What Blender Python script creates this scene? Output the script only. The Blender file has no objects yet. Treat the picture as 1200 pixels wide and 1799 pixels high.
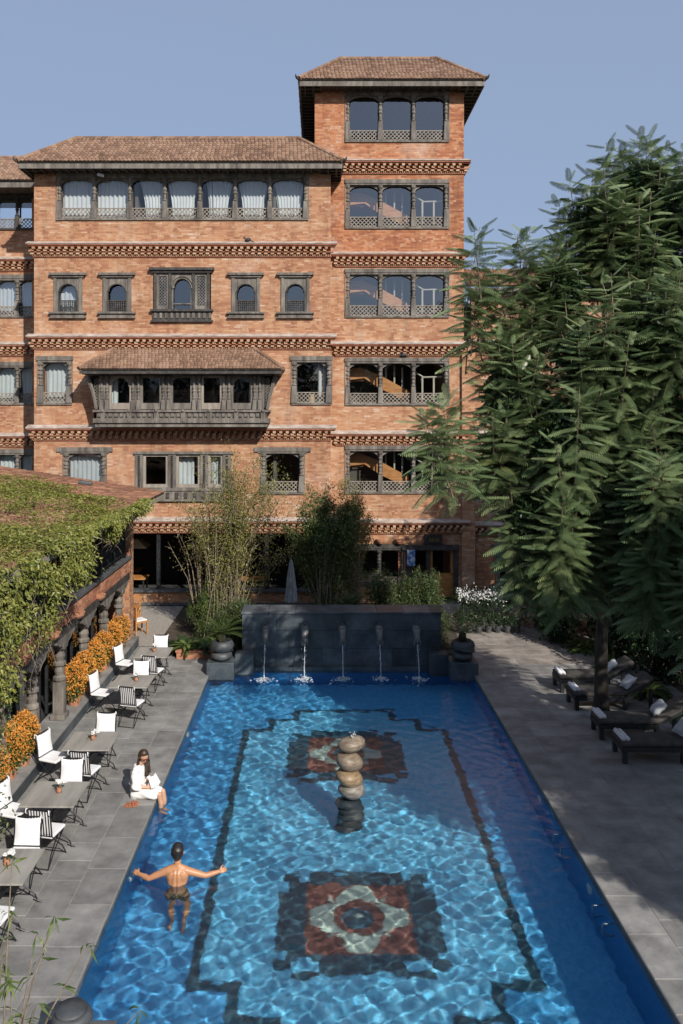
import bpy, math, random
import numpy as np
from mathutils import Vector, Matrix, Euler

# ---------------------------------------------------------------- camera, sky, sun, exposure
sc = bpy.context.scene
COL = sc.collection
R = math.radians
cam_d = bpy.data.cameras.new('camera')
cam = bpy.data.objects.new('camera', cam_d)
COL.objects.link(cam)
sc.camera = cam
cam.location = (0, 0, 7.4)
cam.rotation_euler = (math.pi / 2, 0, 0)
cam_d.sensor_fit = 'VERTICAL'
cam_d.sensor_height = 36
cam_d.lens = 28.02
cam_d.shift_x = 39 / 1799
cam_d.shift_y = -173.5 / 1799
cam_d.clip_end = 2000

SUN = Vector((-.53, 1, -.78)).normalized()          # direction the light travels
world = bpy.data.worlds.new('World')
sc.world = world
world.use_nodes = True
wn = world.node_tree
bgn = wn.nodes['Background']
sky = wn.nodes.new('ShaderNodeTexSky')
sky.sky_type = 'NISHITA'
sky.sun_disc = False
sky.sun_elevation = R(34.6)
sky.sun_rotation = R(152)
sky.air_density = 1.0
sky.dust_density = 1.6
sky.ozone_density = 3.0
mixs = wn.nodes.new('ShaderNodeMix')
mixs.data_type = 'RGBA'
mixs.inputs['Factor'].default_value = .72
mixs.inputs['B'].default_value = (3.35, 4.2, 6.0, 1)
wn.links.new(sky.outputs[0], mixs.inputs['A'])
wn.links.new(mixs.outputs['Result'], bgn.inputs[0])
bgn.inputs[1].default_value = .098
sun_d = bpy.data.lights.new('sun', 'SUN')
sun_d.energy = 4.8
sun_d.angle = R(.53)
sun_d.color = (1, .94, .86)
sun_d.cycles.is_caustics_light = True
sun_o = bpy.data.objects.new('sun', sun_d)
COL.objects.link(sun_o)
sun_o.location = (12, -20, 30)
sun_o.rotation_euler = SUN.to_track_quat('-Z', 'Y').to_euler()
sc.view_settings.view_transform = 'Standard'
sc.view_settings.look = 'None'
sc.view_settings.exposure = 0.12
sc.view_settings.gamma = 1
sc.render.engine = 'CYCLES'
sc.cycles.use_denoising = True
sc.cycles.caustics_refractive = True
sc.cycles.caustics_reflective = False
sc.cycles.max_bounces = 8
sc.cycles.transparent_max_bounces = 12
sc.cycles.sample_clamp_indirect = 8

rnd = random.Random(7)
rng = np.random.default_rng(7)

# ---------------------------------------------------------------- materials
MAT = {}


def ramp(nt, stops):
    r = nt.nodes.new('ShaderNodeValToRGB')
    els = r.color_ramp.elements
    while len(els) < len(stops):
        els.new(.5)
    for e, (p, c) in zip(els, stops):
        e.position = p
        e.color = (*c, 1)
    return r


def mat(name, stops, scale=3.0, rough=.8, bump=0.0, bscale=None, attr=None, detail=6, spec=.5, coat=0, metal=0,
        stretch=None, transl=0.0, amix=.75, subsurf=0):
    """Principled material: colours run along noise (and, where attr is given, along a per-piece random value)."""
    m = bpy.data.materials.new(name)
    m.use_nodes = True
    nt = m.node_tree
    b = nt.nodes['Principled BSDF']
    L = nt.links.new
    b.inputs['Roughness'].default_value = rough
    b.inputs['Specular IOR Level'].default_value = spec
    b.inputs['Metallic'].default_value = metal
    b.inputs['Coat Weight'].default_value = coat
    if len(stops) == 1:
        stops = [(0, tuple(c * .86 for c in stops[0][1])), (1, tuple(min(1, c * 1.12) for c in stops[0][1]))]
    geo = nt.nodes.new('ShaderNodeNewGeometry')
    mp = nt.nodes.new('ShaderNodeMapping')
    L(geo.outputs['Position'], mp.inputs['Vector'])
    if stretch:
        mp.inputs['Scale'].default_value = stretch
    n = nt.nodes.new('ShaderNodeTexNoise')
    n.inputs['Scale'].default_value = scale
    n.inputs['Detail'].default_value = detail
    n.inputs['Roughness'].default_value = .62
    L(mp.outputs[0], n.inputs['Vector'])
    r = ramp(nt, stops)
    mr = nt.nodes.new('ShaderNodeMapRange')
    mr.inputs['From Min'].default_value = .3
    mr.inputs['From Max'].default_value = .7
    L(n.outputs['Fac'], mr.inputs['Value'])
    fac = mr.outputs[0]
    if attr:
        a = nt.nodes.new('ShaderNodeAttribute')
        a.attribute_name = 'rnd'
        mx = nt.nodes.new('ShaderNodeMix')
        mx.inputs['Factor'].default_value = amix
        L(fac, mx.inputs['A'])
        L(a.outputs['Fac'], mx.inputs['B'])
        fac = mx.outputs['Result']
    elif attr is None:
        pass
    L(fac, r.inputs['Fac'])
    L(r.outputs[0], b.inputs['Base Color'])
    if bump:
        n2 = nt.nodes.new('ShaderNodeTexNoise')
        n2.inputs['Scale'].default_value = bscale or scale * 5
        n2.inputs['Detail'].default_value = 4
        L(mp.outputs[0], n2.inputs['Vector'])
        bp = nt.nodes.new('ShaderNodeBump')
        bp.inputs['Strength'].default_value = .6
        bp.inputs['Distance'].default_value = bump
        L(n2.outputs['Fac'], bp.inputs['Height'])
        L(bp.outputs[0], b.inputs['Normal'])
    if transl:
        tr = nt.nodes.new('ShaderNodeBsdfTranslucent')
        ms = nt.nodes.new('ShaderNodeMixShader')
        ms.inputs[0].default_value = transl
        L(r.outputs[0], tr.inputs['Color'])
        L(b.outputs[0], ms.inputs[1])
        L(tr.outputs[0], ms.inputs[2])
        out = nt.nodes['Material Output']
        L(ms.outputs[0], out.inputs['Surface'])
    MAT[name] = m
    return m


def obj_random(m, lo=.75, hi=1.2):
    """Multiply a material's colour by a per-object random shade, so that separate slabs and bricks differ."""
    nt = m.node_tree
    b = nt.nodes['Principled BSDF']
    src = b.inputs['Base Color'].links[0].from_socket
    oi = nt.nodes.new('ShaderNodeObjectInfo')
    mr = nt.nodes.new('ShaderNodeMapRange')
    mr.inputs['To Min'].default_value = lo
    mr.inputs['To Max'].default_value = hi
    nt.links.new(oi.outputs['Random'], mr.inputs['Value'])
    mx = nt.nodes.new('ShaderNodeVectorMath')
    mx.operation = 'SCALE'
    nt.links.new(src, mx.inputs[0])
    nt.links.new(mr.outputs[0], mx.inputs['Scale'])
    nt.links.new(mx.outputs[0], b.inputs['Base Color'])


mat('mortar', [(0, (.36, .18, .1)), (1, (.48, .27, .17))], 2, .95, .004, 30)
BK = dict(scale=.8, rough=.92, bump=.003, bscale=40, attr=True, amix=.6)
mat('brick', [(0, (0.176, 0.061, 0.037)), (.28, (0.308, 0.112, 0.056)), (.5, (0.414, 0.169, 0.079)), (.7, (0.475, 0.229, 0.116)), (.88, (0.510, 0.329, 0.223)), (1, (0.598, 0.484, 0.419))], **BK)
mat('brick_pale', [(0, (0.220, 0.091, 0.056)), (.28, (0.334, 0.151, 0.084)), (.5, (0.431, 0.225, 0.121)), (.7, (0.484, 0.290, 0.172)), (.88, (0.528, 0.372, 0.270)), (1, (0.616, 0.519, 0.446))], **BK)


def weather(m, dark=.5, lo=.48, hi=.76, sc_=(1.6, 1.6, .2), pale=0):
    """rain streaks and soot: long vertical stains that belong to the wall"""
    nt = m.node_tree
    b = nt.nodes['Principled BSDF']
    src = b.inputs['Base Color'].links[0].from_socket
    geo = nt.nodes.new('ShaderNodeNewGeometry')
    mp = nt.nodes.new('ShaderNodeMapping')
    mp.inputs['Scale'].default_value = sc_
    nt.links.new(geo.outputs['Position'], mp.inputs[0])
    n = nt.nodes.new('ShaderNodeTexNoise')
    n.inputs['Scale'].default_value = 1.4
    n.inputs['Detail'].default_value = 7
    n.inputs['Roughness'].default_value = .7
    nt.links.new(mp.outputs[0], n.inputs['Vector'])
    mr = nt.nodes.new('ShaderNodeMapRange')
    mr.inputs['From Min'].default_value = lo
    mr.inputs['From Max'].default_value = hi
    mr.inputs['To Min'].default_value = 1
    mr.inputs['To Max'].default_value = dark
    nt.links.new(n.outputs['Fac'], mr.inputs['Value'])
    mx = nt.nodes.new('ShaderNodeVectorMath')
    mx.operation = 'SCALE'
    nt.links.new(src, mx.inputs[0])
    nt.links.new(mr.outputs[0], mx.inputs['Scale'])
    nt.links.new(mx.outputs[0], b.inputs['Base Color'])
    if pale:          # lime bloom washed down the wall
        n2 = nt.nodes.new('ShaderNodeTexNoise')
        n2.inputs['Scale'].default_value = .45
        n2.inputs['Detail'].default_value = 8
        n2.inputs['Roughness'].default_value = .72
        nt.links.new(geo.outputs['Position'], n2.inputs['Vector'])
        m2 = nt.nodes.new('ShaderNodeMapRange')
        m2.inputs['From Min'].default_value = .54
        m2.inputs['From Max'].default_value = .74
        m2.inputs['To Max'].default_value = pale
        nt.links.new(n2.outputs['Fac'], m2.inputs['Value'])
        m3 = nt.nodes.new('ShaderNodeMix')
        m3.data_type = 'RGBA'
        m3.inputs['B'].default_value = (.6, .47, .37, 1)
        nt.links.new(m2.outputs[0], m3.inputs['Factor'])
        nt.links.new(mx.outputs[0], m3.inputs['A'])
        nt.links.new(m3.outputs['Result'], b.inputs['Base Color'])


weather(MAT['brick'], pale=.75)
weather(MAT['brick_pale'], pale=.6)
mat('brick_part', [(0, (.26, .09, .05)), (.5, (.42, .18, .10)), (1, (.52, .30, .2))], 1.4, .9, .004, 40)
obj_random(MAT['brick_part'], .6, 1.3)
mat('bracket', [(0, (.30, .14, .075)), (.5, (.44, .25, .145)), (1, (.54, .38, .25))], 3, .9, .003, attr=True)
mat('red_band', [(0, (.23, .08, .05)), (.6, (.36, .14, .08)), (1, (.42, .22, .14))], 4, .9, .004, 30)
mat('ledge', [(0, (.27, .2, .16)), (.5, (.4, .33, .28)), (1, (.55, .49, .43))], 3, .95, .005, 25, stretch=(1, 1, 3))
mat('wood_grey', [(0, (.07, .062, .053)), (.5, (.15, .132, .113)), (1, (.25, .225, .19))], 5, .85, .004, 60, stretch=(1, 1, .25))
weather(MAT['ledge'], .6, .5, .7, (2, 2, 1))
mat('wood_dark', [(0, (.022, .02, .018)), (.5, (.045, .04, .036)), (1, (.09, .08, .07))], 6, .7, .004, 60)
mat('wood_pale', [(0, (.18, .155, .125)), (.5, (.27, .235, .195)), (1, (.36, .32, .27))], 6, .85, .003, 60, stretch=(1, 1, .25))
mat('wood_black', [(0, (.012, .014, .016)), (1, (.03, .033, .036))], 6, .45, .001, 60)
mat('orange_wood', [(0, (.30, .12, .035)), (.5, (.45, .2, .06)), (1, (.55, .27, .1))], 4, .45, .001, 30, stretch=(1, .3, 4))
mat('stair_wood', [(0, (.40, .15, .045)), (.5, (.55, .235, .08)), (1, (.66, .33, .14))], 3, .5, .001, 30, stretch=(1, 1, 6))
mat('cream_paint', [(0, (.5, .44, .35))], 4, .6)
mat('tile', [(0, (.10, .055, .035)), (.35, (.19, .11, .07)), (.7, (.28, .17, .11)), (1, (.32, .23, .165))], .8, .9, .004, 40, attr=True, amix=.55)
mat('tile_part', [(0, (.12, .05, .028)), (.5, (.25, .115, .065)), (1, (.36, .2, .12))], 2.5, .9, .006, 30)
obj_random(MAT['tile_part'], .65, 1.25)
mat('tile_side', [(0, (.12, .055, .03)), (.5, (.25, .12, .07)), (1, (.36, .21, .13))], 1.5, .9, .006, 30, attr=True)
mat('curtain', [(0, (.7, .72, .72)), (1, (.86, .87, .86))], 1.5, .9, transl=.3)
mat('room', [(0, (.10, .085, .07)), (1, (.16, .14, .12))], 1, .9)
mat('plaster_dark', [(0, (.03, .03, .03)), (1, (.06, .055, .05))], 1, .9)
mat('slate', [(0, (.15, .146, .139)), (.5, (.225, .22, .21)), (1, (.30, .292, .277))], 2.2, .62, .004, 18)
obj_random(MAT['slate'], .84, 1.14)
weather(MAT['slate'], .7, .5, .72, (.8, .8, 1))
mat('slate_joint', [(0, (.2, .19, .17)), (1, (.33, .31, .28))], 4, .95)
mat('slate_block', [(0, (.03, .042, .05)), (.5, (.062, .076, .086)), (1, (.115, .13, .142))], 2.5, .45, .003, 25)
obj_random(MAT['slate_block'], .7, 1.35)
mat('slate_top', [(0, (.06, .065, .07)), (1, (.12, .125, .13))], 3, .6, .003, 25)
mat('sand_paver', [(0, (.15, .13, .115)), (.5, (.24, .21, .185)), (1, (.33, .29, .255))], 2.2, .8, .004, 22)
obj_random(MAT['sand_paver'], .8, 1.2)
mat('gravel', [(0, (.2, .18, .155)), (.5, (.3, .275, .24)), (1, (.4, .37, .33))], 14, .95, .01, 60)
mat('earth', [(0, (.03, .025, .018)), (.5, (.06, .045, .03)), (1, (.1, .08, .055))], 5, .95, .02, 25)
mat('ground_far', [(0, (.05, .06, .03)), (1, (.12, .11, .07))], .3, .95)
mat('table_stone', [(0, (.22, .21, .185)), (.5, (.31, .295, .265)), (1, (.38, .365, .33))], 5, .5, .001, 40, stretch=(1, .2, 1))
mat('black_metal', [(0, (.014, .014, .015)), (1, (.03, .03, .032))], 20, .4, metal=.3)
mat('white_fabric', [(0, (.72, .72, .73)), (1, (.82, .82, .82))], 6, .9, .004, 120)
mat('grey_fabric', [(0, (.36, .38, .41)), (1, (.5, .52, .55))], 6, .9, .004, 120)
mat('robe_cloth', [(0, (.74, .73, .71)), (1, (.84, .83, .81))], 14, .95, .012, 14)
mat('mattress_cloth', [(0, (.03, .028, .026)), (.5, (.055, .05, .045)), (1, (.09, .08, .07))], 5, .9, .01, 9)
mat('paper', [(0, (.8, .79, .76)), (1, (.84, .83, .8))], 3, .8)
mat('skin_tan', [(0, (.40, .185, .09)), (1, (.54, .27, .14))], 5, .42, .002, 60)
mat('skin_fair', [(0, (.46, .25, .155)), (1, (.58, .34, .225))], 5, .5, .001, 60)
mat('hair_black', [(0, (.01, .009, .009)), (1, (.03, .025, .022))], 60, .35, .008, 90, stretch=(1, 1, .15))
mat('hair_brown', [(0, (.022, .014, .009)), (.6, (.05, .03, .018)), (1, (.13, .075, .04))], 50, .4, .01, 80, stretch=(1, 1, .12))
mat('frames', [(0, (.10, .02, .01)), (1, (.16, .03, .015))], 20, .2)
mat('lens', [(0, (.03, .008, .004)), (1, (.05, .012, .006))], 20, .1)
mat('lips', [(0, (.42, .09, .07)), (1, (.5, .12, .09))], 20, .4)
mat('shorts_cloth', [(0, (.02, .022, .02)), (.45, (.04, .04, .03)), (.55, (.2, .15, .08)), (1, (.3, .22, .12))], 26, .9)
mat('leather', [(0, (.3, .1, .05)), (1, (.42, .16, .08))], 8, .5)
mat('terracotta', [(0, (.36, .15, .08)), (1, (.5, .25, .15))], 6, .85, .003, 30)
mat('white_petal', [(0, (.75, .75, .74)), (1, (.85, .85, .84))], 8, .7, transl=.15)
mat('orange_petal', [(0, (.42, .13, .012)), (.5, (.62, .25, .03)), (1, (.78, .45, .12))], 3, .75, attr=True, transl=.2)
mat('boulder_tan', [(0, (.11, .08, .055)), (.5, (.2, .155, .11)), (1, (.29, .24, .18))], 7, .5, .006, 35, coat=.12, stretch=(1, 1, 3))
mat('boulder_ochre', [(0, (.13, .085, .045)), (.5, (.24, .165, .09)), (1, (.33, .25, .16))], 7, .5, .006, 35, coat=.12, stretch=(1, 1, 3))
mat('boulder_grey', [(0, (.11, .095, .08)), (.5, (.2, .175, .145)), (1, (.3, .27, .23))], 7, .5, .006, 35, coat=.12, stretch=(1, 1, 3))
mat('pot_grey', [(0, (.035, .04, .042)), (.5, (.06, .066, .07)), (1, (.1, .108, .112))], 4, .55, .003, 30)
mat('bronze', [(0, (.1, .1, .095)), (1, (.2, .2, .19))], 12, .45, .003, 40, metal=.2)
mat('bark', [(0, (.018, .015, .012)), (.5, (.04, .033, .026)), (1, (.075, .062, .05))], 8, .9, .02, 25, stretch=(1, 1, .3))
mat('twig', [(0, (.12, .09, .06)), (.5, (.2, .16, .11)), (1, (.3, .25, .18))], 8, .9)
LG = dict(scale=1.2, rough=.42, attr=True, transl=.25, spec=.45)
mat('frond_leaf', [(0, (.075, .12, .05)), (.4, (.145, .205, .088)), (.85, (.225, .285, .13)), (1, (.33, .36, .12))], scale=1.2, rough=.4, attr=True, transl=.2, spec=.6)
mat('leaf_dark', [(0, (.01, .024, .008)), (.5, (.022, .05, .016)), (1, (.05, .09, .03))], **LG)
mat('leaf_green', [(0, (.035, .06, .016)), (.5, (.085, .135, .035)), (1, (.19, .23, .065))], **LG)
mat('leaf_yellow', [(0, (.08, .09, .02)), (.5, (.2, .2, .05)), (1, (.36, .33, .11))], **LG)
mat('leaf_vine', [(0, (.06, .075, .015)), (.3, (.14, .165, .03)), (.7, (.26, .27, .055)), (1, (.38, .34, .1))], **LG)
mat('leaf_bamboo', [(0, (.035, .06, .018)), (.5, (.08, .12, .04)), (1, (.16, .19, .075))], **LG)
mat('leaf_dry', [(0, (.1, .06, .025)), (1, (.25, .17, .08))], **LG)
mat('blue_paint', [(0, (.02, .09, .35)), (.5, (.1, .25, .6)), (.55, (.6, .66, .75)), (1, (.7, .75, .8))], 9, .4)
mat('umbrella_cloth', [(0, (.2, .21, .22)), (1, (.45, .46, .48))], 5, .8)
mat('brass', [(0, (.28, .2, .07)), (1, (.4, .3, .12))], 10, .35, metal=.7)
mat('bird', [(0, (.015, .015, .017)), (1, (.04, .04, .045))], 20, .6)
mat('lamp_cloth', [(0, (.5, .36, .2)), (1, (.6, .45, .27))], 5, .8)
mat('white_plastic', [(0, (.6, .6, .6)), (1, (.7, .7, .7))], 5, .4)
mat('steel', [(0, (.4, .41, .42)), (1, (.55, .56, .57))], 5, .25, metal=.9)

# pool mosaic: small blue glass tiles with pale joints
def mosaic(name, c0, c1, joint=(.06, .3, .5)):
    m = bpy.data.materials.new(name)
    m.use_nodes = True
    nt = m.node_tree
    b = nt.nodes['Principled BSDF']
    L = nt.links.new
    geo = nt.nodes.new('ShaderNodeNewGeometry')
    sc_ = nt.nodes.new('ShaderNodeVectorMath'); sc_.operation = 'SCALE'; sc_.inputs['Scale'].default_value = 20
    L(geo.outputs['Position'], sc_.inputs[0])
    fl = nt.nodes.new('ShaderNodeVectorMath'); fl.operation = 'FLOOR'
    L(sc_.outputs[0], fl.inputs[0])
    wn_ = nt.nodes.new('ShaderNodeTexWhiteNoise')
    L(fl.outputs[0], wn_.inputs['Vector'])
    n = nt.nodes.new('ShaderNodeTexNoise'); n.inputs['Scale'].default_value = .7
    L(geo.outputs['Position'], n.inputs['Vector'])
    mx = nt.nodes.new('ShaderNodeMix'); mx.inputs['Factor'].default_value = .45
    L(wn_.outputs['Value'], mx.inputs['A']); L(n.outputs['Fac'], mx.inputs['B'])
    r = ramp(nt, [(.2, c0), (.8, c1)])
    L(mx.outputs['Result'], r.inputs[0])
    L(r.outputs[0], b.inputs['Base Color'])
    b.inputs['Roughness'].default_value = .35
    MAT[name] = m
mosaic('pool_blue', (.07, .38, .72), (.16, .54, .88))
mosaic('pool_pale', (.13, .53, .82), (.27, .7, .95))
mosaic('pool_wall_blue', (.015, .17, .44), (.035, .26, .56))
mosaic('mosaic_dark', (.03, .08, .115), (.065, .14, .18))
mosaic('mosaic_red', (.16, .06, .055), (.34, .15, .12))
mosaic('mosaic_green', (.42, .5, .42), (.62, .68, .58))

# window glass and water
def glass(name, tint, refl):
    m = bpy.data.materials.new(name)
    m.use_nodes = True
    nt = m.node_tree
    nt.nodes.remove(nt.nodes['Principled BSDF'])
    L = nt.links.new
    t = nt.nodes.new('ShaderNodeBsdfTransparent'); t.inputs[0].default_value = (*tint, 1)
    g = nt.nodes.new('ShaderNodeBsdfGlossy'); g.inputs['Roughness'].default_value = .015
    g.inputs['Color'].default_value = (.86, .93, 1, 1)
    n = nt.nodes.new('ShaderNodeTexNoise'); n.inputs['Scale'].default_value = .8
    geo = nt.nodes.new('ShaderNodeNewGeometry'); L(geo.outputs['Position'], n.inputs['Vector'])
    bp = nt.nodes.new('ShaderNodeBump'); bp.inputs['Distance'].default_value = .02; bp.inputs['Strength'].default_value = .25
    L(n.outputs['Fac'], bp.inputs['Height']); L(bp.outputs[0], g.inputs['Normal'])
    lw = nt.nodes.new('ShaderNodeLayerWeight'); lw.inputs['Blend'].default_value = .5
    pw_ = nt.nodes.new('ShaderNodeMath'); pw_.operation = 'POWER'; pw_.inputs[1].default_value = 4
    L(lw.outputs['Facing'], pw_.inputs[0])
    ad = nt.nodes.new('ShaderNodeMath'); ad.operation = 'ADD'; ad.use_clamp = True; ad.inputs[1].default_value = refl
    L(pw_.outputs[0], ad.inputs[0])
    ms = nt.nodes.new('ShaderNodeMixShader')
    L(ad.outputs[0], ms.inputs[0]); L(t.outputs[0], ms.inputs[1]); L(g.outputs[0], ms.inputs[2])
    L(ms.outputs[0], nt.nodes['Material Output'].inputs['Surface'])
    MAT[name] = m
glass('glass', (.86, .9, .92), .2)
glass('glass_mid', (.9, .93, .94), .09)
glass('glass_clear', (.8, .84, .84), .04)
wm = bpy.data.materials.new('water'); wm.use_nodes = True
wb = wm.node_tree.nodes['Principled BSDF']
wb.inputs['Transmission Weight'].default_value = 1
wb.inputs['Roughness'].default_value = 0
wb.inputs['IOR'].default_value = 1.333
wb.inputs['Base Color'].default_value = (.80, .95, 1, 1)
wnt = wm.node_tree
wg = wnt.nodes.new('ShaderNodeNewGeometry')
wmp = wnt.nodes.new('ShaderNodeMapping'); wmp.inputs['Scale'].default_value = (1, 1.25, 1)
wnz = wnt.nodes.new('ShaderNodeTexNoise'); wnz.inputs['Scale'].default_value = 13; wnz.inputs['Detail'].default_value = 5; wnz.inputs['Roughness'].default_value = .6
wbp = wnt.nodes.new('ShaderNodeBump'); wbp.inputs['Distance'].default_value = .0028; wbp.inputs['Strength'].default_value = .8
wnt.links.new(wg.outputs['Position'], wmp.inputs[0]); wnt.links.new(wmp.outputs[0], wnz.inputs['Vector'])
wnt.links.new(wnz.outputs['Fac'], wbp.inputs['Height']); wnt.links.new(wbp.outputs[0], wb.inputs['Normal'])
MAT['water'] = wm
jm = bpy.data.materials.new('falling_water'); jm.use_nodes = True
jb = jm.node_tree.nodes['Principled BSDF']
jb.inputs['Transmission Weight'].default_value = .55
jb.inputs['Roughness'].default_value = .25
jb.inputs['Base Color'].default_value = (.82, .88, .92, 1)
MAT['falling_water'] = jm

# ---------------------------------------------------------------- mesh helpers
def origin_of(o):
    v = Vector((0, 0, 0))
    while o is not None:
        v += o.location
        o = o.parent
    return v


def link(name, me, parent=None, label=None, category=None, group=None, kind=None):
    o = bpy.data.objects.new(name, me)
    COL.objects.link(o)
    if parent is not None:
        o.parent = parent
    for k, v in (('label', label), ('category', category), ('group', group), ('kind', kind)):
        if v:
            o[k] = v
    return o


def thing(name, label, category, loc=(0, 0, 0), group=None):
    o = link(name, None, None, label, category, group)
    o.location = loc
    o.empty_display_size = .1
    return o


def np_mesh(name, V, F, m, parent=None, rv=None, smooth=False, **kw):
    """V n x 3 world points, F m x k faces (k the same for all) -> one linked mesh object."""
    V = np.asarray(V, dtype=np.float64)
    F = np.asarray(F, dtype=np.int64)
    V = V - np.array(origin_of(parent))
    me = bpy.data.meshes.new(name)
    me.vertices.add(len(V))
    me.vertices.foreach_set('co', V.astype(np.float32).ravel())
    k = F.shape[1]
    me.loops.add(F.size)
    me.loops.foreach_set('vertex_index', F.astype(np.int32).ravel())
    me.polygons.add(len(F))
    me.polygons.foreach_set('loop_start', np.arange(0, F.size, k, dtype=np.int32))
    me.polygons.foreach_set('loop_total', np.full(len(F), k, dtype=np.int32))
    me.update(calc_edges=True)
    me.polygons.foreach_set('use_smooth', np.full(len(F), bool(smooth)))
    if rv is not None:
        a = me.attributes.new('rnd', 'FLOAT', 'POINT')
        a.data.foreach_set('value', np.asarray(rv, dtype=np.float32))
    me.materials.append(MAT[m])
    return link(name, me, parent, **kw)


class MB:
    """Collects shapes in world coordinates; build() links them as one mesh object."""

    def __init__(self, M=None):
        self.v, self.f, self.r, self.M = [], [], [], M

    def add(self, vs, fs, r=None):
        n = len(self.v)
        if self.M is not None:
            vs = [tuple(self.M @ Vector(p)) for p in vs]
        self.v += [tuple(p) for p in vs]
        self.f += [tuple(i + n for i in f) for f in fs]
        self.r += [rnd.random() if r is None else r] * len(vs)
        return self

    def box(self, x0, x1, y0, y1, z0, z1, r=None):
        return self.add([(x0, y0, z0), (x1, y0, z0), (x1, y1, z0), (x0, y1, z0), (x0, y0, z1), (x1, y0, z1), (x1, y1, z1), (x0, y1, z1)],
                        [(0, 3, 2, 1), (4, 5, 6, 7), (0, 1, 5, 4), (1, 2, 6, 5), (2, 3, 7, 6), (3, 0, 4, 7)], r)

    def obox(self, c, s, rot=(0, 0, 0), r=None):
        Mx = Matrix.Translation(c) @ Euler(rot).to_matrix().to_4x4()
        x, y, z = s[0] / 2, s[1] / 2, s[2] / 2
        vs = [Mx @ Vector(p) for p in ((-x, -y, -z), (x, -y, -z), (x, y, -z), (-x, y, -z), (-x, -y, z), (x, -y, z), (x, y, z), (-x, y, z))]
        return self.add(vs, [(0, 3, 2, 1), (4, 5, 6, 7), (0, 1, 5, 4), (1, 2, 6, 5), (2, 3, 7, 6), (3, 0, 4, 7)], r)

    def prism(self, poly, axis, c0, c1, r=None):
        """poly: 2-D points in the plane across axis ('x': (y,z); 'y': (x,z); 'z': (x,y))."""
        def p3(a, b, c):
            return {'x': (c, a, b), 'y': (a, c, b), 'z': (a, b, c)}[axis]
        n = len(poly)
        vs = [p3(a, b, c0) for a, b in poly] + [p3(a, b, c1) for a, b in poly]
        fs = [tuple(range(n)), tuple(range(2 * n - 1, n - 1, -1))] + [(i, i + n, (i + 1) % n + n, (i + 1) % n) for i in range(n)]
        return self.add(vs, fs, r)

    def tube(self, pts, r, seg=6, cap=True, sq=1.0):
        pts = [Vector(p) for p in pts]
        rs = r if isinstance(r, (list, tuple)) else [r] * len(pts)
        vs, fs = [], []
        up0 = None
        for i, p in enumerate(pts):
            d = (pts[min(i + 1, len(pts) - 1)] - pts[max(i - 1, 0)])
            d = d.normalized() if d.length > 1e-9 else Vector((0, 0, 1))
            if up0 is None:
                up0 = d.orthogonal().normalized()
            s = (up0 - d * up0.dot(d))
            s = s.normalized() if s.length > 1e-6 else d.orthogonal().normalized()
            up0 = s
            t = d.cross(s)
            for k in range(seg):
                a = 2 * math.pi * k / seg
                vs.append(p + (s * math.cos(a) + t * math.sin(a) * sq) * rs[i])
        for i in range(len(pts) - 1):
            for k in range(seg):
                k2 = (k + 1) % seg
                fs.append((i * seg + k, i * seg + k2, (i + 1) * seg + k2, (i + 1) * seg + k))
        if cap:
            fs.append(tuple(range(seg - 1, -1, -1)))
            fs.append(tuple((len(pts) - 1) * seg + k for k in range(seg)))
        return self.add(vs, fs)

    def lathe(self, prof, c=(0, 0, 0), seg=12, sx=1, sy=1, M=None, r=None, rot=0):
        vs, fs = [], []
        for rr, z in prof:
            for k in range(seg):
                a = 2 * math.pi * k / seg + rot
                p = Vector((rr * math.cos(a) * sx, rr * math.sin(a) * sy, z))
                if M is not None:
                    p = M @ p
                vs.append(p + Vector(c))
        n = len(prof)
        for i in range(n - 1):
            for k in range(seg):
                k2 = (k + 1) % seg
                fs.append((i * seg + k, i * seg + k2, (i + 1) * seg + k2, (i + 1) * seg + k))
        fs.append(tuple(range(seg - 1, -1, -1)))
        fs.append(tuple((n - 1) * seg + k for k in range(seg)))
        return self.add(vs, fs, r)

    def ball(self, c, r, seg=12, rings=8, rot=None, bump=0):
        rx, ry, rz = (r, r, r) if not isinstance(r, (tuple, list)) else r
        vs, fs = [], []
        Q = Euler(rot).to_matrix() if rot else None
        vs.append(Vector((0, 0, -rz)))
        for i in range(1, rings):
            th = math.pi * i / rings - math.pi / 2
            for k in range(seg):
                a = 2 * math.pi * k / seg
                q = 1 + (rnd.uniform(-bump, bump) if bump else 0)
                vs.append(Vector((rx * math.cos(th) * math.cos(a) * q, ry * math.cos(th) * math.sin(a) * q, rz * math.sin(th))))
        vs.append(Vector((0, 0, rz)))
        for k in range(seg):
            fs.append((0, 1 + (k + 1) % seg, 1 + k))
            b = 1 + (rings - 2) * seg
            fs.append((b + k, b + (k + 1) % seg, len(vs) - 1))
        for i in range(rings - 2):
            for k in range(seg):
                k2 = (k + 1) % seg
                fs.append((1 + i * seg + k, 1 + i * seg + k2, 1 + (i + 1) * seg + k2, 1 + (i + 1) * seg + k))
        vs = [(Q @ p if Q else p) + Vector(c) for p in vs]
        return self.add(vs, fs)

    def build(self, name, m, parent=None, smooth=False, bevel=0, **kw):
        o0 = origin_of(parent)
        me = bpy.data.meshes.new(name)
        me.from_pydata([(p[0] - o0.x, p[1] - o0.y, p[2] - o0.z) for p in self.v], [], self.f)
        me.polygons.foreach_set('use_smooth', [bool(smooth)] * len(self.f))
        a = me.attributes.new('rnd', 'FLOAT', 'POINT')
        a.data.foreach_set('value', self.r)
        me.materials.append(MAT[m])
        o = link(name, me, parent, **kw)
        if bevel:
            md = o.modifiers.new('edge', 'BEVEL')
            md.width = bevel
            md.segments = 2
            md.limit_method = 'ANGLE'
        return o


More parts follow.
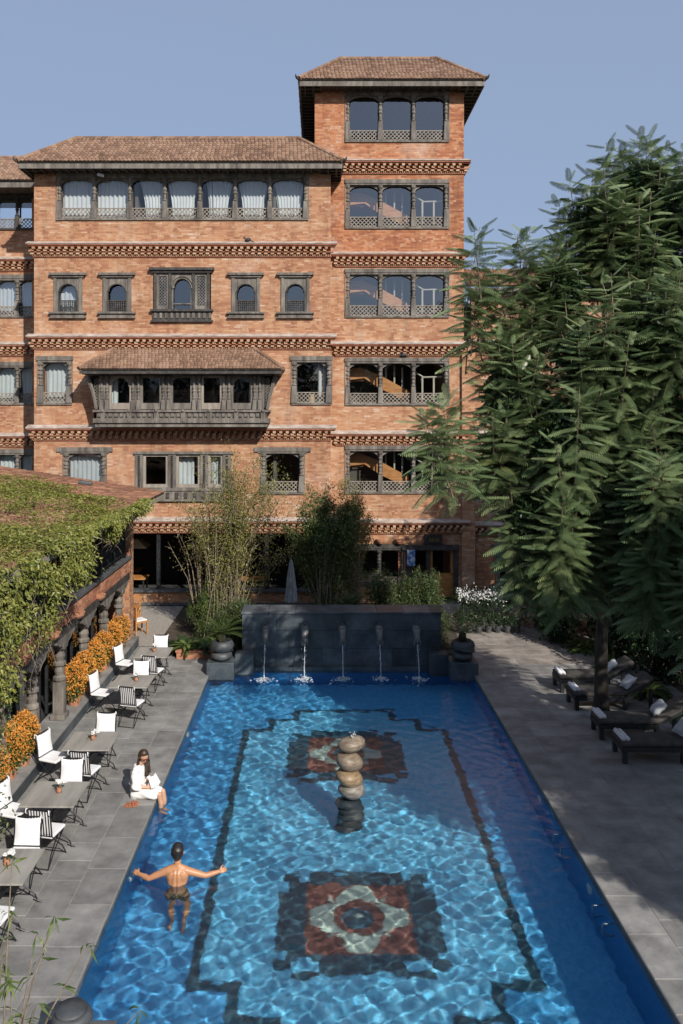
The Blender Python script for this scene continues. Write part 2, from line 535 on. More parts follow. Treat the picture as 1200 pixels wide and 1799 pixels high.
def dup(o, parent=None, loc=None, rotz=None, label=None):
    c = o.copy()
    COL.objects.link(c)
    if parent is not None:
        c.parent = parent
    if loc is not None:
        c.location = loc
    if rotz is not None:
        c.rotation_euler = (0, 0, rotz)
    if label:
        c['label'] = label
    for ch in list(o.children):
        dup(ch, c)
    return c


def drop(o):
    for ch in list(o.children):
        drop(ch)
    bpy.data.objects.remove(o, do_unlink=True)


def SS(parent, name, m, **kw):
    """shortcut: one box part"""
    def f(x0, x1, y0, y1, z0, z1, bevel=0):
        return MB().box(x0, x1, y0, y1, z0, z1).build(name, m, parent, bevel=bevel, **kw)
    return f


def inst_mesh(T_V, T_F, mats, rv):
    """numpy instancer: template verts n x 3, faces, k 4x4 matrices, per-instance value -> V, F, R arrays"""
    k, n = len(mats), len(T_V)
    H = np.concatenate([T_V, np.ones((n, 1))], 1)
    V = np.einsum('kij,nj->kni', mats[:, :3, :], H).reshape(-1, 3)
    F = (T_F[None] + (np.arange(k) * n)[:, None, None]).reshape(-1, T_F.shape[1])
    return V, F, np.repeat(rv, n)


def frames_from(P, D, N, S):
    """matrices with x axis along D, z roughly along N, origin P, scale S"""
    D = D / np.linalg.norm(D, axis=1, keepdims=True)
    Yv = np.cross(N, D)
    ln = np.linalg.norm(Yv, axis=1, keepdims=True)
    Yv = np.where(ln > 1e-6, Yv / np.maximum(ln, 1e-6), np.array([0, 1, 0]))
    Zv = np.cross(D, Yv)
    S = np.asarray(S).reshape(-1, 1)
    M = np.zeros((len(P), 4, 4))
    M[:, :3, 0] = D * S
    M[:, :3, 1] = Yv * S
    M[:, :3, 2] = Zv * S
    M[:, :3, 3] = P
    M[:, 3, 3] = 1
    return M


LEAF_V = np.array([(0, 0, 0), (.35, .22, .05), (1, 0, -.12), (.35, -.22, .05)], float)
LEAF_F = np.array([(0, 1, 2, 3)])
LONG_V = np.array([(0, 0, 0), (.4, .07, .04), (1, 0, -.2), (.4, -.07, .04)], float)


def leaves(name, P, D, size, m, parent=None, long=False, jitter=.3, N=None, **kw):
    """many leaf-sized faces, one mesh"""
    n = len(P)
    if N is None:
        N = rng.normal(size=(n, 3)) * .5 + np.array([0, 0, 1])
    M = frames_from(np.asarray(P), np.asarray(D), N, size * rng.uniform(1 - jitter, 1 + jitter, n))
    V, F, Rv = inst_mesh(LONG_V if long else LEAF_V, LEAF_F, M, rng.random(n))
    return np_mesh(name, V, F, m, parent, Rv, **kw)


def px(x, y, Y):
    """world X, Z of a photo pixel at distance Y (used only to take measurements)"""
    return (x - 561) * Y / 1400, 7.4 + (726 - y) * Y / 1400
# ================================================================ GROUND
def sheet(name, pts, z, m, **kw):
    return np_mesh(name, [(x, y, z) for x, y in pts], [list(range(len(pts)))], m, **kw)

PX0, PX1, PY0, PY1 = -3.13, 4.385, 8.3, 23.4          # the pool
g = MB()
for (x0, x1, y0, y1) in ((-400, 400, 30, 800), (-400, 400, -400, PY0 - .3), (-400, PX0 - .3, PY0 - .3, 30), (PX1 + .3, 400, PY0 - .3, 30), (PX0 - .3, PX1 + .3, PY1 + .2, 30)):
    g.add([(x0, y0, -.06), (x1, y0, -.06), (x1, y1, -.06), (x0, y1, -.06)], [(0, 1, 2, 3)])
g.build('ground', 'ground_far', kind='structure')
sheet('planting_bed', [(-5.2, 24.6), (4.6, 24.6), (4.6, 30.2), (-5.2, 30.2)], -.012, 'earth', kind='structure')
sheet('shrub_border', [(8.4, 10), (26, 10), (26, 31.8), (8.4, 31.8)], -.03, 'earth', kind='structure')
sheet('courtyard_gravel', [(-9.9, 25.35), (-5.2, 25.35), (-5.2, 30.6), (-9.9, 30.6)], -.008, 'gravel', kind='structure')

# ================================================================ BRICKWORK
BH, BL = .069, .245


def wall_fields(u0, u1, z0, z1, holes):
    """rectangles left of a wall once its openings are cut out"""
    us = sorted({u0, u1} | {min(max(h[k], u0), u1) for h in holes for k in (0, 1)})
    out = []
    for a, b in zip(us[:-1], us[1:]):
        if b - a < 1e-4:
            continue
        zs = [(max(h[2], z0), min(h[3], z1)) for h in holes if h[0] <= a + 1e-4 and h[1] >= b - 1e-4]
        zs.sort()
        z = z0
        for p, q in zs:
            if p > z + 1e-4:
                out.append((a, b, z, p))
            z = max(z, q)
        if z < z1 - 1e-4:
            out.append((a, b, z, z1))
    return out


def brick_wall(parent, u0, u1, z0, z1, holes, plane, m='brick', side='front', thick=.35, name='wall', bh=BH, bl=BL, blend=None):
    """a wall with real bricks: side 'front' faces -Y at Y=plane, 'left' faces -X, 'right' faces +X at X=plane"""
    def P(u, d, z):
        return (u, plane - d, z) if side == 'front' else ((plane - d, u, z) if side == 'left' else (plane + d, u, z))
    w = MB()
    for a, b, p, q in wall_fields(u0, u1, z0, z1, holes):
        A, B = P(a, 0, p), P(b, -thick, q)
        w.box(min(A[0], B[0]), max(A[0], B[0]), min(A[1], B[1]), max(A[1], B[1]), p, q)
    wo = w.build(name, 'mortar', parent)
    V, Rv = [], []
    nrow = int((z1 - z0) / bh)
    for i in range(nrow):
        zb = z0 + i * bh + .003
        zt = zb + bh - .006
        zm = (zb + zt) / 2
        cuts = sorted((h[0], h[1]) for h in holes if h[2] < zm < h[3])
        iv, c = [], u0
        for a, b in cuts:
            if a > c:
                iv.append((c, min(a, u1)))
            c = max(c, b)
        if c < u1:
            iv.append((c, u1))
        off = rnd.random() * bl
        for a, b in iv:
            k = math.floor((a - u0 - off) / bl)
            while True:
                s = u0 + off + k * bl
                k += 1
                if s >= b:
                    break
                e = min(s + bl * (1 if rnd.random() < .85 else .5) - .007, b)
                s = max(s, a)
                if e - s < .03:
                    continue
                d = .003 + rnd.uniform(-.001, .0015)
                V += [P(s, -.01, zb), P(e, -.01, zb), P(e, -.01, zt), P(s, -.01, zt), P(s, d, zb), P(e, d, zb), P(e, d, zt), P(s, d, zt)]
                q = rnd.random()
                q = q * .72 + .1 if rnd.random() < .9 else rnd.uniform(.0, 1)
                if rnd.random() < .04:
                    q = 1
                Rv.append(q)
    n = len(Rv)
    T = np.array([(4, 5, 6, 7), (0, 4, 7, 3), (5, 1, 2, 6), (7, 6, 2, 3), (0, 1, 5, 4)])
    F = (T[None] + (np.arange(n) * 8)[:, None, None]).reshape(-1, 4)
    np_mesh('brick', V, F, m, wo, np.repeat(Rv, 8), kind='stuff')
    return wo


def cornice(parent, u0, u1, zt, plane, side='front', h=.62, m='bracket'):
    """brick string course: dentils, staggered brackets, red band and a sloping ledge; zt is the top of the ledge"""
    zb = zt - h

    def bx(mb, a, b, d0, d1, p, q):
        if side == 'front':
            mb.box(a, b, plane - d1, plane - d0, p, q)
        elif side == 'left':
            mb.box(plane - d1, plane - d0, a, b, p, q)
        else:
            mb.box(plane + d0, plane + d1, a, b, p, q)
    c = MB()
    bx(c, u0 - .03, u1 + .03, 0.0, .05, zb, zb + .045)
    bx(c, u0 - .10, u1 + .10, .0, .12, zb + .17, zb + .205)
    bx(c, u0 - .16, u1 + .16, .0, .20, zb + .375, zb + .42)
    bx(c, u0 - .20, u1 + .20, .0, .25, zb + .42, zb + .475)
    co = c.build('cornice', 'red_band', parent)
    lg = MB()
    e = .235
    if side == 'front':
        lg.prism([(plane, zb + .475), (plane - .28, zb + .475), (plane - .28, zb + .51), (plane, zt)], 'x', u0 - e, u1 + e)
    else:
        s = -1 if side == 'left' else 1
        lg.prism([(plane, zb + .475), (plane + s * .28, zb + .475), (plane + s * .28, zb + .51), (plane, zt)], 'y', u0 - e + .245, u1 + e)
    lg.build('ledge', 'ledge', co)
    t = MB()
    n = int((u1 - u0 + .1) / .085)
    for i in range(n):
        a = u0 - .05 + i * .085
        bx(t, a, a + .045, 0.0, .085, zb + .045, zb + .095)
    for i in range(int((u1 - u0 + .2) / .25)):
        a = u0 - .1 + i * .25
        bx(t, a, a + .13, .0, .13, zb + .095, zb + .17)
        bx(t, a + .02, a + .15, .0, .19, zb + .205, zb + .285)
        bx(t, a + .09, a + .20, .0, .235, zb + .285, zb + .372)
    t.build('bracket', m, co, kind='stuff')
    return co


# ================================================================ ROOFS
PIPE_V = np.array([(0, -.5, 0), (0, -.22, .2), (0, .22, .2), (0, .5, 0), (1.08, -.5, .0), (1.08, -.22, .16), (1.08, .22, .16), (1.08, .5, .0)], float)
PIPE_F = np.array([(0, 4, 5, 1), (1, 5, 6, 2), (2, 6, 7, 3), (0, 1, 2, 3)])


def slope(parent, E0, E1, R1, R0, w=.15, l=.19, m='tile', name='roof_slope', thick=.05, parts=0, lift=.03, under='wood_dark'):
    """roof slope between eave E0-E1 and ridge R0-R1 covered in overlapping clay tiles"""
    E0, E1, R0, R1 = map(Vector, (E0, E1, R0, R1))
    ud = (E1 - E0).normalized()
    up = (R0 - E0) - ud * (R0 - E0).dot(ud)
    L = up.length
    up.normalize()
    n = ud.cross(up).normalized()
    if n.z < 0:
        n = -n
    b = MB()
    q = [E0, E1, R1, R0]
    b.add([p for p in q] + [p - n * thick for p in q], [(0, 1, 2, 3), (7, 6, 5, 4), (0, 4, 5, 1), (1, 5, 6, 2), (2, 6, 7, 3), (3, 7, 4, 0)])
    so = b.build(name, under, parent)
    P, S = [], []
    rows = max(1, int(L / l))
    l = L / rows
    for i in range(rows):
        t = (i + .5) / rows
        a, c = E0.lerp(R0, t), E1.lerp(R1, t)
        ln = (c - a).length
        k = max(1, int(ln / w))
        for j in range(k):
            p = a + ud * ((j + .5) * ln / k) - up * (l * .5) + n * (lift + rnd.uniform(0, .008)) + up * rnd.uniform(-.008, .008)
            P.append(p)
    P = np.array([tuple(p) for p in P])
    k = len(P)
    D = np.tile(np.array(up), (k, 1)) - np.array(n) * .05 + rng.normal(size=(k, 3)) * .008
    M = frames_from(P, D, np.tile(np.array(n), (k, 1)), np.full(k, 1.0))
    M[:, :3, 0] *= l
    M[:, :3, 1] *= w
    M[:, :3, 2] *= w * 1.25
    if parts:
        return so, M, l, w
    V, F, Rv = inst_mesh(PIPE_V, PIPE_F, M, rng.random(k))
    np_mesh('roof_tile', V, F, m, so, Rv, kind='stuff')
    return so


def hip_cap(parent, A, B, r=.11, m='tile', step=.24):
    A, B = Vector(A), Vector(B)
    n = max(2, int((B - A).length / step))
    mb = MB()
    for i in range(n):
        p, q = A.lerp(B, i / n), A.lerp(B, (i + 1.12) / n)
        mb.tube([p + Vector((0, 0, .03)), q + Vector((0, 0, .05))], [r, r * .82], 7)
    return mb.build('hip_tile', m, parent, kind='stuff')


def hip_roof(parent, x0, x1, y0, y1, ze, zr, inset, w=.15, fascia='wood_grey', back=True, horn=True):
    rf = MB().box(x0 + inset * .9, x1 - inset * .9, y0 + inset * .9, y1 - inset * .9, ze + (zr - ze) * .5, zr - .06).build('roof', 'wood_dark', parent)
    e = [(x0, y0, ze), (x1, y0, ze), (x1, y1, ze), (x0, y1, ze)]
    r = [(x0 + inset, y0 + inset, zr), (x1 - inset, y0 + inset, zr), (x1 - inset, y1 - inset, zr), (x0 + inset, y1 - inset, zr)]
    for i in (0, 1, 3) if not back else range(4):
        j = (i + 1) % 4
        slope(parent, e[i], e[j], r[j], r[i], w=w)
    for i in range(4 if back else 2):
        hip_cap(rf, e[i], r[i])
    hip_cap(rf, r[0], r[1], .09)
    # fascia boards, soffit and rafters under the eaves
    f = MB()
    t = .045
    f.box(x0 + .03, x1 - .03, y0 + .04, y0 + .04 + t, ze - .24, ze - .055)
    f.box(x0 + .03, x0 + .03 + t, y0 + .04 + t, y1, ze - .24, ze - .055)
    f.box(x1 - .03 - t, x1 - .03, y0 + .04 + t, y1, ze - .24, ze - .055)
    f.build('fascia_board', fascia, rf)
    s = MB().box(x0 + .08, x1 - .08, y0 + .09, y1 - .1, ze - .2, ze - .12)
    s.build('soffit', 'wood_dark', rf)
    ra = MB()
    k = int((x1 - x0) / .32)
    for i in range(k):
        a = x0 + .2 + i * .32
        ra.box(a, a + .07, y0 + .092, y0 + 1.1, ze - .27, ze - .202)
    for i in range(int((y1 - y0) / .36)):
        a = y0 + .25 + i * .36
        ra.box(x0 + .08, x0 + .9, a, a + .07, ze - .272, ze - .205)
        ra.box(x1 - .9, x1 - .08, a, a + .07, ze - .272, ze - .205)
    ra.build('rafter', 'wood_dark', rf, kind='stuff')
    if horn:
        for (cx, s_) in ((x0, -1), (x1, 1)):
            h = MB()
            h.tube([(cx - s_ * .15, y0 + .15, ze + .02), (cx + s_ * .08, y0 - .02, ze + .06), (cx + s_ * .12, y0 - .06, ze + .12), (cx + s_ * .12, y0 - .06, ze + .19)], [.08, .06, .035, .012], 6)
            h.build('corner_horn', 'wood_dark', rf)
    return rf


# ================================================================ WINDOWS
ARCH = [(0, 0), (.0, .12), (.045, .12), (.06, .3), (.12, .55), (.2, .76), (.32, .93), (.5, 1)]
ROUND = [(0, 0), (.0, .1), (.06, .1), (.05, .28), (.09, .5), (.18, .72), (.3, .9), (.5, 1)]


def arch_board(mb, x0, x1, zs, zt, ztop, y0, y1, prof=ARCH):
    """board with an arched lower edge: springing at zs, crown at zt, flat top at ztop"""
    pts = [(x0 + (x1 - x0) * a, zs + (zt - zs) * b) for a, b in prof]
    pts += [(x1 - (p[0] - x0), p[1]) for p in reversed(pts[:-1])]
    for (a, za), (b, zb) in zip(pts[:-1], pts[1:]):
        if b - a < 1e-5:
            continue
        mb.add([(a, y0, za), (b, y0, zb), (b, y0, ztop), (a, y0, ztop), (a, y1, za), (b, y1, zb), (b, y1, ztop), (a, y1, ztop)],
               [(0, 1, 2, 3), (7, 6, 5, 4), (0, 4, 5, 1)])
    # the little vertical steps of the cusps
    for (a, za), (b, zb) in zip(pts[:-1], pts[1:]):
        if b - a < 1e-5:
            mb.add([(a, y0, za), (a, y1, za), (a, y1, zb), (a, y0, zb)], [(0, 1, 2, 3)])


def lattice(mb, x0, x1, z0, z1, y, step=.16, t=.015, d=.02):
    W, H = x1 - x0, z1 - z0
    for s in (1, -1):
        k = -int(H / step) - 1
        while k * step < W + H:
            c = k * step
            k += 1
            # line u = c + s*(z-z0)  (s=1) or u = c - (z - z0)
            ua, ub = (c, c + H) if s == 1 else (c, c - H)
            ts = []
            for uu in (ua, ub):
                ts.append(uu)
            lo, hi = 0.0, 1.0
            du = ub - ua
            for lim, sg in ((0, 1), (W, -1)):
                # keep sg*(ua + t*du - lim) >= 0
                f0 = sg * (ua - lim)
                f1 = sg * (ub - lim)
                if f0 < 0 and f1 < 0:
                    lo, hi = 1, 0
                elif f0 < 0:
                    lo = max(lo, f0 / (f0 - f1))
                elif f1 < 0:
                    hi = min(hi, f0 / (f0 - f1))
            if hi - lo < .02:
                continue
            a = Vector((x0 + ua + lo * du, z0 + lo * H))
            b = Vector((x0 + ua + hi * du, z0 + hi * H))
            n = Vector((-(b - a).y, (b - a).x)).normalized() * t
            y_ = y + (0 if s == 1 else d * .9)
            q = [a + n, b + n, b - n, a - n]
            mb.add([(p.x, y_, p.y) for p in q] + [(p.x, y_ + d, p.y) for p in q],
                   [(0, 3, 2, 1), (0, 1, 5, 4), (2, 3, 7, 6)])


def column(mb, x, y, z0, z1, w=.15, split=.42):
    """carved post: tapered square foot, turned rings and neck, capital"""
    h = z1 - z0
    zm = z0 + h * split
    a, b = w * .62, w * .46
    mb.add([(x - a, y - a, z0), (x + a, y - a, z0), (x + a, y + a, z0), (x - a, y + a, z0), (x - b, y - b, zm), (x + b, y - b, zm), (x + b, y + b, zm), (x - b, y + b, zm)],
           [(0, 3, 2, 1), (4, 5, 6, 7), (0, 1, 5, 4), (1, 2, 6, 5), (2, 3, 7, 6), (3, 0, 4, 7)])
    p = [(.30, 0), (.5, .03), (.5, .07), (.3, .1), (.38, .2), (.3, .3), (.5, .34), (.5, .38), (.34, .42), (.52, .5), (.34, .6), (.3, .64), (.48, .67), (.48, .72), (.3, .76), (.36, .84), (.58, .9), (.62, 1)]
    mb.lathe([(r * w, zm + t * (z1 - zm)) for r, t in p], (x, y, 0), 8)


def curtain(parent, x0, x1, z0, z1, y, m='curtain', gather=None, waves=7):
    n = max(10, int((x1 - x0) * 26))
    V = []
    ph = rnd.uniform(0, 6)
    for j in range(5):
        t = j / 4
        for i in range(n + 1):
            u = i / n
            s = 1.0
            if gather is not None:
                s = 1 - .35 * math.sin(t * math.pi * .6)
            x = (x0 + (x1 - x0) * u) if gather is None else (gather + (x0 + (x1 - x0) * u - gather) * s)
            V.append((x, y + .035 * math.sin(u * waves * 6.28 * (x1 - x0) / 1.2 + ph + t * .6) + .012 * math.sin(u * 40 + ph), z1 + (z0 - z1) * t))
    F = [(j * (n + 1) + i, j * (n + 1) + i + 1, (j + 1) * (n + 1) + i + 1, (j + 1) * (n + 1) + i) for j in range(4) for i in range(n)]
    return np_mesh('curtain', V, F, m, parent, smooth=True)


def arcade(parent, xs, z0, z1, plane, wood='wood_grey', lat='wood_pale', curtains=None, glassm='glass', lath=.42, lint=.16, rise=.26, label=None, ext=.15, colw=.17, no_lintel=False):
    """row of arched openings between carved columns; xs = column centres"""
    wd = MB()
    yf = plane + .02
    win = None
    zl = z1 - lint
    # head beam, sill
    if not no_lintel:
        wd.box(xs[0] - ext, xs[-1] + ext, plane - .07, plane + .12, zl + .02, z1 + .03)
        wd.box(xs[0] - ext * .6, xs[-1] + ext * .6, plane - .045, plane + .1, zl - .05, zl + .018)
    wd.box(xs[0] - .11, xs[-1] + .11, plane - .06, plane + .14, z0 - .005, z0 + .07)
    for xe in (xs[0] - .13, xs[-1] + .09):
        wd.box(xe, xe + .04, plane - .02, plane + .1, z0 + .07, zl - .05)
    win = wd.build('window', wood, parent, label=label)
    for x in xs:
        c = MB()
        column(c, x, plane + .03, z0 + .072, zl - .05, colw)
        c.build('column', wood, win)
    gy = plane + .19
    for i, (a, b) in enumerate(zip(xs[:-1], xs[1:])):
        a2, b2 = a + colw * .45, b - colw * .45
        ab = MB()
        arch_board(ab, a + .02, b - .02, zl - .05 - rise, zl - .07, zl - .04, plane + .06, plane + .12)
        ab.build('arch_board', wood, win)
        fr = MB()
        zt = z0 + .07 + lath
        fr.box(a2, b2, plane + .04, plane + .09, zt - .035, zt)
        fr.box(a2, b2, plane + .04, plane + .09, z0 + .072, z0 + .105)
        fr.box(a2, a2 + .035, plane + .041, plane + .089, z0 + .105, zt - .035)
        fr.box(b2 - .035, b2, plane + .041, plane + .089, z0 + .105, zt - .035)
        fr.build('rail_frame', lat, win)
        lm = MB()
        lattice(lm, a2 + .03, b2 - .03, z0 + .1, zt - .03, plane + .05)
        lm.build('lattice', lat, win)
        for ja, jb in ((a2 - .03, a2 + .02), (b2 - .02, b2 + .03)):
            MB().box(ja, jb, gy - .03, gy + .03, z0 + .07, zl).build('jamb', 'wood_dark', win)
        np_mesh('pane', [(a2, gy, z0 + .07), (b2, gy, z0 + .07), (b2, gy, zl), (a2, gy, zl)], [(0, 1, 2, 3)], glassm, win)
        if curtains and i < len(curtains) and curtains[i]:
            for (f0, f1, *gg) in curtains[i]:
                curtain(win, a + (b - a) * f0, a + (b - a) * f1, z0 + .05, zl + .02, plane + .34, gather=(a + (b - a) * gg[0]) if gg else None)
    return win


def niche_window(parent, x, z0, z1, plane, w=1.1, curt=False, ow=.72, big=False, label=None):
    """carved window with one arched opening, heavy lintel and bracketed sill"""
    o = MB()
    hw = w / 2
    # lintel layers
    o.box(x - hw - .16, x + hw + .16, plane - .16, plane + .1, z1 - .09, z1)
    o.box(x - hw - .06, x + hw + .06, plane - .10, plane + .1, z1 - .17, z1 - .092)
    # sill layers
    o.box(x - hw - .17, x + hw + .17, plane - .16, plane + .1, z0 + .14, z0 + .21)
    o.box(x - hw - .1, x + hw + .1, plane - .09, plane + .1, z0 + .03, z0 + .138)
    o.box(x - hw - .16, x + hw + .16, plane - .12, plane + .1, z0 - .03, z0 + .028)
    for s in (-1, 1):
        a, b = sorted((x + s * hw, x + s * (hw - .12)))
        o.box(a, b, plane - .06, plane + .1, z0 + .212, z1 - .172)
    win = o.build('window', 'wood_grey', parent, label=label)
    zb, zt = z0 + .212, z1 - .172
    f = MB()
    oa, ob = x - ow / 2, x + ow / 2
    za = z1 - .5
    for a, b in ((x - hw + .12, oa), (ob, x + hw - .12)):
        f.box(a, b, plane - .02, plane + .06, zb, zt)
    arch_board(f, oa, ob, za - .24, za + .08, zt, plane - .02, plane + .06, ROUND)
    f.build('arch_board', 'wood_grey', win)
    # ring moulding round the arch
    r = MB()
    pts = [(oa + (ob - oa) * a, za - .24 + .32 * b) for a, b in ROUND]
    pts += [(ob - (p[0] - oa), p[1]) for p in reversed(pts[:-1])]
    r.tube([(oa, plane - .03, zb)] + [(a, plane - .03, b) for a, b in pts] + [(ob, plane - .03, zb)], .03, 5)
    r.build('moulding', 'wood_dark', win)
    lp = MB()
    lp.box(oa, ob, plane - .01, plane + .03, zb + .42, zb + .46)
    lp.box(oa, ob, plane - .01, plane + .03, zb, zb + .04)
    k = 9
    for i in range(k):
        a = oa + (ob - oa) * (i + .25) / k
        lp.box(a, a + .035, plane, plane + .025, zb + .04, zb + .42)
    for i in range(4):
        zz = zb + .1 + i * .085
        lp.box(oa, ob, plane + .005, plane + .02, zz, zz + .02)
    lp.build('lattice', 'wood_dark', win)
    np_mesh('pane', [(oa, plane + .12, zb), (ob, plane + .12, zb), (ob, plane + .12, zt), (oa, plane + .12, zt)], [(0, 1, 2, 3)], 'glass', win)
    if curt:
        curtain(win, oa - .05, ob + .05, zb, zt, plane + .28)
    return win


# ================================================================ THE HOTEL
YA, YT, YL, YR = 30.8, 31.8, 33.4, 32.05


def ax(x): return (x - 561) * YA / 1400
def az(y): return 7.4 + (726 - y) * YA / 1400
def tx(x): return (x - 561) * YT / 1400
def tz(y): return 7.4 + (726 - y) * YT / 1400
def lx(x): return (x - 561) * YL / 1400
def lz(y): return 7.4 + (726 - y) * YL / 1400


hotel = thing('brick_hotel', 'five-storey orange brick hotel with carved wooden windows and brown tiled roofs behind the pool', 'building', (-3, YA, 0))
XA0, XA1 = ax(60), ax(581)
XT0, XT1 = XA1, tx(815)
ZA_TOP, ZT_TOP = 16.8, 20.4

# ---- openings of the main block
a_holes = [(ax(104), ax(538), az(387), az(303))]
small = [(120, False), (206, True), (432, True), (519, True)]
for sx in (120, 206, 432, 519):
    a_holes.append((ax(sx) - .5, ax(sx) + .5, az(556), az(482)))
a_holes.append((ax(320) - 1.12, ax(320) + 1.12, az(562), az(476)))
a_holes += [(ax(71), ax(122), az(711), az(630)), (ax(517), ax(578), az(711), az(630)), (ax(165), ax(470), az(745), az(655)),
            (ax(116), ax(182), az(868), az(790)), (ax(238), ax(406), az(862), az(794)), (ax(462), ax(530), az(868), az(790)),
            (-9.4, .2, .0, az(937))]
brick_wall(hotel, XA0, XA1, 0, ZA_TOP, a_holes, YA, m='brick_pale')
brick_wall(hotel, YA + .36, YL + 3, 8.0, ZA_TOP, [], XA0, side='left', m='brick_pale')
brick_wall(hotel, YA + .36, YT + .3, 0.5, ZA_TOP, [], XA1, side='right', m='brick_pale')
# ---- the stair tower
t_rows = [(160, 250), (317, 402), (474, 558), (630, 712), (784, 867)]
t_holes = [(tx(609), tx(788), tz(b), tz(a)) for a, b in t_rows]
t_holes += [(tx(592), tx(708), tz(1030), tz(957)), (tx(715), tx(800), 0, tz(957))]
brick_wall(hotel, XT0, XT1, 0, tz(455), [h for h in t_holes if h[2] < tz(455)], YT, m='brick_pale')
brick_wall(hotel, XT0, XT1, tz(455), ZT_TOP, [h for h in t_holes if h[2] > tz(455)], YT, m='brick')
XU0 = tx(553)
brick_wall(hotel, XU0, XT0 - .002, 16.95, ZT_TOP, [], YT, m='brick')
brick_wall(hotel, YT + .36, YT + 6, 16.95, ZT_TOP, [], XU0, side='left', m='brick')
brick_wall(hotel, YT + .36, YT + 6, 0, ZT_TOP, [], XT1, side='right', m='brick')
brick_wall(hotel, XT1 - .1, XT1 + .42, 0, tz(600), [], YT - .14, m='brick_pale', name='pilaster', thick=.12)
# ---- the two side wings
l_holes = [(-17.5, lx(56), lz(b), lz(a)) for a, b in ((340, 404), (484, 558), (637, 711), (790, 866))]
brick_wall(hotel, -18, XA0, 0, lz(318), l_holes, YL, m='brick_pale')
r_holes = [(tx(874), tx(940), tz(856), tz(800)), (tx(1000), tx(1066), tz(856), tz(800)), (tx(835), tx(845), tz(845), tz(826)), (tx(874), tx(940), tz(1030), tz(960)),
           (tx(874), tx(940), tz(702), tz(640)), (tx(1000), tx(1066), tz(702), tz(640))]
brick_wall(hotel, XT1 + .35, 20, 0, 12.4, r_holes, YR, m='brick_pale')
# ---- string courses
for y in (424, 586, 746, 908):
    cornice(hotel, XA0, XA1, az(y), YA)
    cornice(hotel, YA, YL, az(y), XA0, side='left')
    cornice(hotel, XT0 + .24 if y != 0 else XT0, XT1, tz(y + (17 if y < 500 else 12 if y < 600 else 9 if y < 800 else 2)) - .02, YT)
    cornice(hotel, -18, XA0 - .28, lz(y + (27 if y < 500 else 14)), YL)
    if y > 500:
        cornice(hotel, XT1 + .45, 20, tz(y + 9), YR)
cornice(hotel, XT0 + .1, XT1, tz(279), YT)
cornice(hotel, YT, YT + 5.5, tz(279), XT1, side='right')

# ---- rooms behind the openings: floors, back walls, partitions
rm = MB()
for zf in (az(905), az(748), az(590), az(428), az(268)):
    rm.box(XA0 + .4, XA1 - .05, YA + .36, YA + 4.4, zf - .3, zf)
    rm.box(-18, XA0 + .3, YL + .36, YL + 4.4, zf - .35, zf - .05)
rm.box(XA0 + .4, XA1, YA + 4.4, YA + 4.6, 0, ZA_TOP)
rm.box(-18, XA0 + .39, YL + 4.41, YL + 4.6, 0, ZA_TOP - .8)
for x in (-9.55, -7.2, -4.2, -1.8):
    rm.box(x, x + .12, YA + .36, YA + 4.4, 3.1, az(271))
rm.box(XT0 + .1, 5.5, YT + 5.8, YT + 6.0, 0, ZT_TOP)
rm.box(5.9, 20, YR + 3.8, YR + 4.0, 0, 12.2)
rm.box(XA0 + .36, XA0 + .4, YA + .36, YA + 4.4, 0, ZA_TOP)
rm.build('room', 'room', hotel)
rt = MB()
for zf in (tz(905), tz(752), tz(597), tz(445), tz(285)):
    rt.box(XT0 + .37, XT1 - .37, YT + 3.8, YT + 5.8, zf - .2, zf)
    if zf < 12:
        rt.box(6.2, 20, YR + .36, YR + 3.8, zf - .3, zf)
rt.build('landing', 'room', hotel)

# ---- windows of the main block
C1, CH, CF = [(0.05, .95)], [(.35, 1)], [(0, .42)]
arcade(hotel, [ax(v) for v in (104, 165.5, 228, 289.5, 351, 413, 474, 537)], az(387), az(303), YA, label='row of seven arched bays under the eave',
       curtains=[[(.02, .98)], [(.0, 1)], [(.22, 1, .75)], [(.02, .95, .5)], [(.15, .95, .4)], [(.05, .98, .5)], [(.02, .98, .6)]], no_lintel=False, glassm='glass_mid')
for sx, cu in zip((120, 206, 432, 519), (True, False, False, False)):
    niche_window(hotel, ax(sx), az(558), az(480), YA, curt=cu)


